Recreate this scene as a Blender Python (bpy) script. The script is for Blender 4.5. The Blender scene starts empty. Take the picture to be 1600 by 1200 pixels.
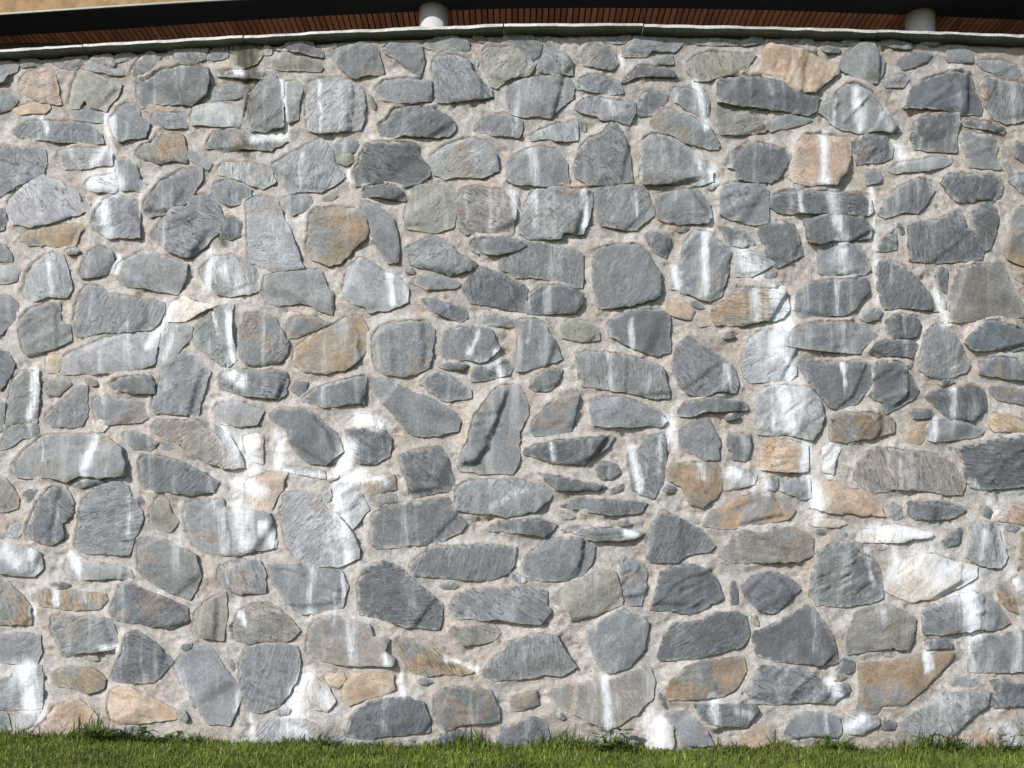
import bpy, math, random
import numpy as np
from mathutils import Vector
from mathutils.geometry import delaunay_2d_cdt

scene = bpy.context.scene
col = scene.collection
R = math.radians

# ------------------------------------------------------------------ camera, sky, sun, exposure
F_PX, CX, HOR = 1677.0, 800.0, 875.0        # focal length in photo pixels, optical axis column, horizon row
CAM_H = 1.0
cam_d = bpy.data.cameras.new('camera')
cam_d.sensor_width = 36.0
cam_d.lens = F_PX / 1600 * 36
cam_d.shift_y = (HOR - 600) / 1600
cam_d.clip_end = 2000
cam = bpy.data.objects.new('camera', cam_d)
cam.location = (0, 0, CAM_H)
cam.rotation_euler = (R(90), 0, 0)
col.objects.link(cam)
scene.camera = cam

SUN_DIR = Vector((0.74, 0.82, -0.64)).normalized()     # the way the light travels
world = bpy.data.worlds.new('World')
scene.world = world
world.use_nodes = True
wn = world.node_tree
sky = wn.nodes.new('ShaderNodeTexSky')
sky.sky_type = 'NISHITA'
sky.sun_disc = False
sky.sun_elevation = math.asin(-SUN_DIR.z)
sky.sun_rotation = math.atan2(-SUN_DIR.x, -SUN_DIR.y)
wn.nodes['Background'].inputs['Strength'].default_value = 0.125
wn.links.new(sky.outputs[0], wn.nodes['Background'].inputs[0])
sun_d = bpy.data.lights.new('sun', 'SUN')
sun_d.energy = 4.0
sun_d.angle = R(0.55)
sun_d.color = (1.0, 0.965, 0.92)
sun = bpy.data.objects.new('sun', sun_d)
sun.rotation_euler = (-SUN_DIR).to_track_quat('Z', 'Y').to_euler()
sun.location = (-8, -8, 10)
col.objects.link(sun)
scene.view_settings.view_transform = 'Standard'
scene.view_settings.look = 'None'
scene.view_settings.gamma = 1.0
scene.view_settings.use_curve_mapping = False
scene.view_settings.exposure = 0.46

# ------------------------------------------------------------------ noise
def hash2(xi, yi, seed):
    h = (xi.astype(np.int64) * 374761393 + yi.astype(np.int64) * 668265263 + seed * 974634777) & 0xffffffff
    h = ((h ^ (h >> 13)) * 1274126177) & 0xffffffff
    h = ((h ^ (h >> 16)) * 2246822519) & 0xffffffff
    return ((h ^ (h >> 15)) & 0xffffff) / float(0xffffff)

def vnoise(x, y, seed=0):
    x = np.asarray(x, float); y = np.asarray(y, float)
    x0 = np.floor(x); y0 = np.floor(y)
    fx = x - x0; fy = y - y0
    fx = fx * fx * (3 - 2 * fx); fy = fy * fy * (3 - 2 * fy)
    a = hash2(x0, y0, seed); b = hash2(x0 + 1, y0, seed)
    c = hash2(x0, y0 + 1, seed); d = hash2(x0 + 1, y0 + 1, seed)
    return (a * (1 - fx) + b * fx) * (1 - fy) + (c * (1 - fx) + d * fx) * fy

def fbm(x, y, seed=0, octv=3):
    s = 0; a = 1; t = 0
    for i in range(octv):
        s = s + a * vnoise(x * 2 ** i, y * 2 ** i, seed + i * 17); t += a; a *= 0.5
    return s / t

def sstep(a, b, x):
    t = np.clip((x - a) / (b - a), 0, 1)
    return t * t * (3 - 2 * t)

# ------------------------------------------------------------------ node helpers
def new_mat(name):
    m = bpy.data.materials.new(name); m.use_nodes = True
    nt = m.node_tree
    return m, nt, nt.nodes['Principled BSDF']

def N(nt, typ, **kw):
    n = nt.nodes.new(typ)
    for k, v in kw.items():
        if k.startswith('i_'):
            key = k[2:]
            key = int(key) if key.isdigit() else key.replace('_', ' ')
            n.inputs[key].default_value = v
        else: setattr(n, k, v)
    return n

def mixc(nt, fac, a, b, blend='MIX'):
    n = nt.nodes.new('ShaderNodeMix'); n.data_type = 'RGBA'; n.blend_type = blend
    for sock, v in ((n.inputs[0], fac), (n.inputs[6], a), (n.inputs[7], b)):
        if isinstance(v, bpy.types.NodeSocket): nt.links.new(v, sock)
        elif isinstance(v, (int, float)): sock.default_value = v
        else: sock.default_value = (*v, 1)
    return n.outputs[2]

def math_n(nt, op, a, b=0.0, clamp=False):
    n = nt.nodes.new('ShaderNodeMath'); n.operation = op; n.use_clamp = clamp
    for sock, v in zip(n.inputs, (a, b)):
        if isinstance(v, bpy.types.NodeSocket): nt.links.new(v, sock)
        else: sock.default_value = v
    return n.outputs[0]

def ramp(nt, fac, a, b, lo=0.0, hi=1.0):
    n = nt.nodes.new('ShaderNodeMapRange'); n.interpolation_type = 'SMOOTHSTEP'
    nt.links.new(fac, n.inputs[0])
    n.inputs[1].default_value = a; n.inputs[2].default_value = b
    n.inputs[3].default_value = lo; n.inputs[4].default_value = hi
    return n.outputs[0]

def noise(nt, vec, scale, detail=4, rough=0.55, dist=0.0):
    n = nt.nodes.new('ShaderNodeTexNoise')
    n.inputs['Scale'].default_value = scale; n.inputs['Detail'].default_value = detail
    n.inputs['Roughness'].default_value = rough; n.inputs['Distortion'].default_value = dist
    nt.links.new(vec, n.inputs['Vector'])
    return n.outputs[0]

def scaled(nt, vec, s, rot=(0, 0, 0)):
    n = nt.nodes.new('ShaderNodeMapping')
    n.inputs['Scale'].default_value = s; n.inputs['Rotation'].default_value = rot
    nt.links.new(vec, n.inputs['Vector'])
    return n.outputs[0]

def simple_mat(name, color, rough=0.7, var=0.15, scale=8, bump=0.0, bscale=60):
    m, nt, bs = new_mat(name)
    g = N(nt, 'ShaderNodeNewGeometry').outputs['Position']
    n = noise(nt, g, scale, 5)
    v = ramp(nt, n, 0.3, 0.7, 1 - var, 1 + var)
    c = mixc(nt, 1.0, color, v, 'MULTIPLY')
    nt.links.new(c, bs.inputs['Base Color'])
    bs.inputs['Roughness'].default_value = rough
    bs.inputs['Specular IOR Level'].default_value = 0.3
    if bump:
        b = N(nt, 'ShaderNodeBump', i_Strength=bump, i_Distance=0.01)
        nt.links.new(noise(nt, g, bscale, 4), b.inputs['Height'])
        nt.links.new(b.outputs[0], bs.inputs['Normal'])
    return m

# ------------------------------------------------------------------ materials
def stain_factor(nt, pos):
    """white lime bloom run down from the joints: attribute says where, streaky noise breaks it up"""
    st = N(nt, 'ShaderNodeAttribute', attribute_name='stain').outputs['Fac']
    streak = noise(nt, scaled(nt, pos, (90, 90, 6)), 1.0, 4, 0.6)
    blot = noise(nt, pos, 75, 6, 0.75)
    patch = noise(nt, scaled(nt, pos, (17, 17, 8)), 1.0, 4, 0.6)
    k = math_n(nt, 'ADD', st, math_n(nt, 'MULTIPLY', math_n(nt, 'SUBTRACT', streak, 0.5), 0.9))
    k = math_n(nt, 'ADD', k, math_n(nt, 'MULTIPLY', math_n(nt, 'SUBTRACT', blot, 0.5), 0.8))
    k = math_n(nt, 'ADD', k, math_n(nt, 'MULTIPLY', math_n(nt, 'SUBTRACT', patch, 0.5), 0.9))
    k = ramp(nt, k, 0.05, 1.15)
    amt = math_n(nt, 'MULTIPLY', st, 2.2, clamp=True)
    return math_n(nt, 'MULTIPLY', k, amt, clamp=True)

def stone_material():
    m, nt, bs = new_mat('slate_stone')
    geo = N(nt, 'ShaderNodeNewGeometry')
    pos = geo.outputs['Position']
    obj = N(nt, 'ShaderNodeTexCoord').outputs['Object']
    oi = N(nt, 'ShaderNodeObjectInfo').outputs['Random']
    tint = N(nt, 'ShaderNodeAttribute', attribute_name='tint').outputs['Color']
    r1 = math_n(nt, 'FRACT', math_n(nt, 'MULTIPLY', oi, 7.13)); r2 = math_n(nt, 'FRACT', math_n(nt, 'MULTIPLY', oi, 17.7)); r3 = math_n(nt, 'FRACT', math_n(nt, 'MULTIPLY', oi, 31.9))
    big = noise(nt, pos, 9, 5, 0.6)
    fine = noise(nt, pos, 70, 6, 0.7)
    speck = noise(nt, pos, 260, 3, 0.6)
    # foliation: stretched noise, turned differently on every stone
    rot = N(nt, 'ShaderNodeVectorRotate', rotation_type='Y_AXIS')
    nt.links.new(obj, rot.inputs['Vector'])
    nt.links.new(math_n(nt, 'MULTIPLY', oi, 6.28), rot.inputs['Angle'])
    fol = noise(nt, scaled(nt, rot.outputs[0], (12, 30, 95)), 1.0, 5, 0.65, 0.6)
    c = mixc(nt, 1.0, tint, ramp(nt, big, 0.3, 0.7, 0.80, 1.22), 'MULTIPLY')
    c = mixc(nt, 1.0, c, ramp(nt, fine, 0.25, 0.75, 0.78, 1.24), 'MULTIPLY')
    c = mixc(nt, r1, c, ramp(nt, fol, 0.28, 0.72, 0.70, 1.30), 'MULTIPLY')
    c = mixc(nt, 1.0, c, ramp(nt, speck, 0.3, 0.7, 0.80, 1.22), 'MULTIPLY')
    # pale dust and scuffs
    d2 = noise(nt, scaled(nt, rot.outputs[0], (30, 30, 70)), 1.0, 7, 0.75, 1.2)
    c = mixc(nt, math_n(nt, 'MULTIPLY', ramp(nt, d2, 0.52, 0.76, 0.0, 1.0), math_n(nt, 'MULTIPLY', r2, 0.8)), c, (0.35, 0.365, 0.38))
    # thin quartz veins
    vn = noise(nt, scaled(nt, rot.outputs[0], (5, 5, 16)), 1.0, 3, 0.5, 2.0)
    vd = math_n(nt, 'ABSOLUTE', math_n(nt, 'SUBTRACT', vn, 0.5))
    vein = math_n(nt, 'MULTIPLY', ramp(nt, vd, 0.0, 0.007, 1.0, 0.0), ramp(nt, fine, 0.45, 0.65))
    c = mixc(nt, math_n(nt, 'MULTIPLY', vein, r3), c, (0.46, 0.46, 0.45))
    pit = noise(nt, pos, 170, 3, 0.6)
    c = mixc(nt, ramp(nt, pit, 0.63, 0.73, 0, 0.5), c, (0.44, 0.44, 0.43))
    c = mixc(nt, ramp(nt, pit, 0.37, 0.28, 0, 0.55), c, (0.06, 0.062, 0.065))
    # dark hairline clefts along the foliation
    cn = noise(nt, scaled(nt, rot.outputs[0], (4, 6, 22)), 1.0, 4, 0.6, 1.2)
    cd = math_n(nt, 'ABSOLUTE', math_n(nt, 'SUBTRACT', cn, 0.47))
    cleft = math_n(nt, 'MULTIPLY', ramp(nt, cd, 0.0, 0.012, 1.0, 0.0), math_n(nt, 'MULTIPLY', ramp(nt, big, 0.42, 0.6), ramp(nt, r1, 0.3, 0.7)))
    c = mixc(nt, math_n(nt, 'MULTIPLY', cleft, 0.6), c, (0.05, 0.052, 0.055))
    # thin chalky film washed down over the faces
    film = noise(nt, scaled(nt, pos, (16, 16, 1.6)), 1.0, 5, 0.62)
    c = mixc(nt, math_n(nt, 'MULTIPLY', ramp(nt, film, 0.50, 0.74, 0.0, 1.0), math_n(nt, 'MULTIPLY', r3, 0.7)), c, (0.45, 0.46, 0.47))
    # cement smeared over the rim
    rim = N(nt, 'ShaderNodeAttribute', attribute_name='rim').outputs['Fac']
    sm = math_n(nt, 'MULTIPLY', rim, ramp(nt, noise(nt, pos, 32, 6, 0.7), 0.42, 0.62), clamp=True)
    c = mixc(nt, sm, c, (0.41, 0.385, 0.36))
    f = stain_factor(nt, pos)
    c = mixc(nt, f, c, (0.67, 0.705, 0.75))
    nt.links.new(c, bs.inputs['Base Color'])
    bs.inputs['Roughness'].default_value = 0.62
    bs.inputs['Specular IOR Level'].default_value = 0.35
    h = math_n(nt, 'ADD', math_n(nt, 'MULTIPLY', fine, math_n(nt, 'ADD', math_n(nt, 'MULTIPLY', r2, 0.6), 0.15)), math_n(nt, 'MULTIPLY', fol, math_n(nt, 'MULTIPLY', r1, 0.6)))
    h = math_n(nt, 'ADD', h, math_n(nt, 'MULTIPLY', speck, 0.30))
    h = math_n(nt, 'SUBTRACT', h, math_n(nt, 'MULTIPLY', cleft, 0.5))
    b = N(nt, 'ShaderNodeBump', i_Strength=0.95, i_Distance=0.012)
    nt.links.new(h, b.inputs['Height'])
    nt.links.new(b.outputs[0], bs.inputs['Normal'])
    return m

def mortar_material():
    m, nt, bs = new_mat('lime_mortar')
    pos = N(nt, 'ShaderNodeNewGeometry').outputs['Position']
    tint = N(nt, 'ShaderNodeAttribute', attribute_name='tint').outputs['Color']
    big = noise(nt, pos, 5, 5, 0.6)
    mid = noise(nt, pos, 38, 6, 0.68)
    sand = noise(nt, pos, 210, 4, 0.7)
    c = mixc(nt, 1.0, tint, ramp(nt, big, 0.3, 0.7, 0.84, 1.14), 'MULTIPLY')
    c = mixc(nt, 1.0, c, ramp(nt, mid, 0.25, 0.75, 0.74, 1.24), 'MULTIPLY')
    c = mixc(nt, 1.0, c, ramp(nt, sand, 0.25, 0.75, 0.66, 1.30), 'MULTIPLY')
    c = mixc(nt, ramp(nt, noise(nt, pos, 13, 5, 0.6), 0.52, 0.72, 0, 0.45), c, (0.335, 0.325, 0.315))
    grit = noise(nt, pos, 150, 2, 0.5)
    c = mixc(nt, ramp(nt, grit, 0.64, 0.72, 0, 0.6), c, (0.16, 0.15, 0.14))
    c = mixc(nt, ramp(nt, grit, 0.36, 0.28, 0, 0.55), c, (0.55, 0.53, 0.50))
    f = stain_factor(nt, pos)
    c = mixc(nt, f, c, (0.72, 0.73, 0.745))
    nt.links.new(c, bs.inputs['Base Color'])
    bs.inputs['Roughness'].default_value = 0.9
    bs.inputs['Specular IOR Level'].default_value = 0.2
    h = math_n(nt, 'ADD', math_n(nt, 'MULTIPLY', mid, 1.0), math_n(nt, 'MULTIPLY', sand, 0.5))
    b = N(nt, 'ShaderNodeBump', i_Strength=0.95, i_Distance=0.012)
    nt.links.new(h, b.inputs['Height'])
    nt.links.new(b.outputs[0], bs.inputs['Normal'])
    return m

M_STONE = stone_material()
M_MORTAR = mortar_material()

# ------------------------------------------------------------------ wall surface: a long wall bowed slightly towards the lawn
D0 = 5.8
def gz(x): return -0.030 - 0.009 * np.clip(x, -4, 4)
GZ = -0.03                                   # lawn level
def depth(px):
    return D0 * (1 + 0.048 * ((px - 960) / 960.0) ** 2)

def normal(px):
    e = 2.0
    xa, xb = (px - e - CX) / F_PX * depth(px - e), (px + e - CX) / F_PX * depth(px + e)
    tx, ty = xb - xa, depth(px + e) - depth(px - e)
    l = np.hypot(tx, ty)
    return ty / l, -tx / l                     # outward, towards the lawn

def wall_points(px, py, h, h0=0.0):
    """point of the wall traced at (px, py), standing h proud of the bed; h0 = height at which it was traced"""
    px = np.asarray(px, float); py = np.asarray(py, float)
    d = depth(px) - h0
    nx, ny = normal(px)
    x = (px - CX) / F_PX * d + nx * (h - h0)
    y = d + ny * (h - h0)
    z = CAM_H + (HOR - py) / F_PX * d
    return np.stack([x, y, z], -1)

# ------------------------------------------------------------------ mesh helpers
def make_obj(name, V, Fc, mat, parent=None, smooth=False, attrs=None, origin=None, smooth_mask=None):
    V = np.asarray(V, float)
    o_ = np.zeros(3) if origin is None else np.asarray(origin, float)
    me = bpy.data.meshes.new(name)
    me.from_pydata((V - o_).tolist(), [], [list(map(int, f)) for f in Fc])
    if smooth or smooth_mask is not None:
        me.polygons.foreach_set('use_smooth', np.ones(len(me.polygons), bool) if smooth_mask is None else smooth_mask)
    for k, a in (attrs or {}).items():
        if a.ndim == 1:
            at = me.attributes.new(k, 'FLOAT', 'POINT'); at.data.foreach_set('value', a.astype(np.float32))
        else:
            at = me.attributes.new(k, 'FLOAT_COLOR', 'POINT')
            at.data.foreach_set('color', np.concatenate([a, np.ones((len(a), 1))], 1).astype(np.float32).ravel())
    me.materials.append(mat)
    ob = bpy.data.objects.new(name, me)
    col.objects.link(ob)
    if parent is not None:
        ob.parent = parent
        ob.location = Vector(o_) - parent.location
    else:
        ob.location = o_
    return ob

def empty(name, loc, label, cat, group=None, kind=None):
    o = bpy.data.objects.new(name, None); o.location = loc; col.objects.link(o)
    o['label'] = label; o['category'] = cat
    if group: o['group'] = group
    if kind: o['kind'] = kind
    return o

def box(V, Fc, a, b, c, d, z0, z1):
    """prism over the quad a b c d (plan points) from z0 to z1"""
    i = len(V)
    for z in (z0, z1):
        for p in (a, b, c, d): V.append((p[0], p[1], z))
    Fc += [(i, i + 1, i + 2, i + 3), (i + 7, i + 6, i + 5, i + 4)]
    for k in range(4):
        l = (k + 1) % 4
        Fc.append((i + k, i + 4 + k, i + 4 + l, i + l))

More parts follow.
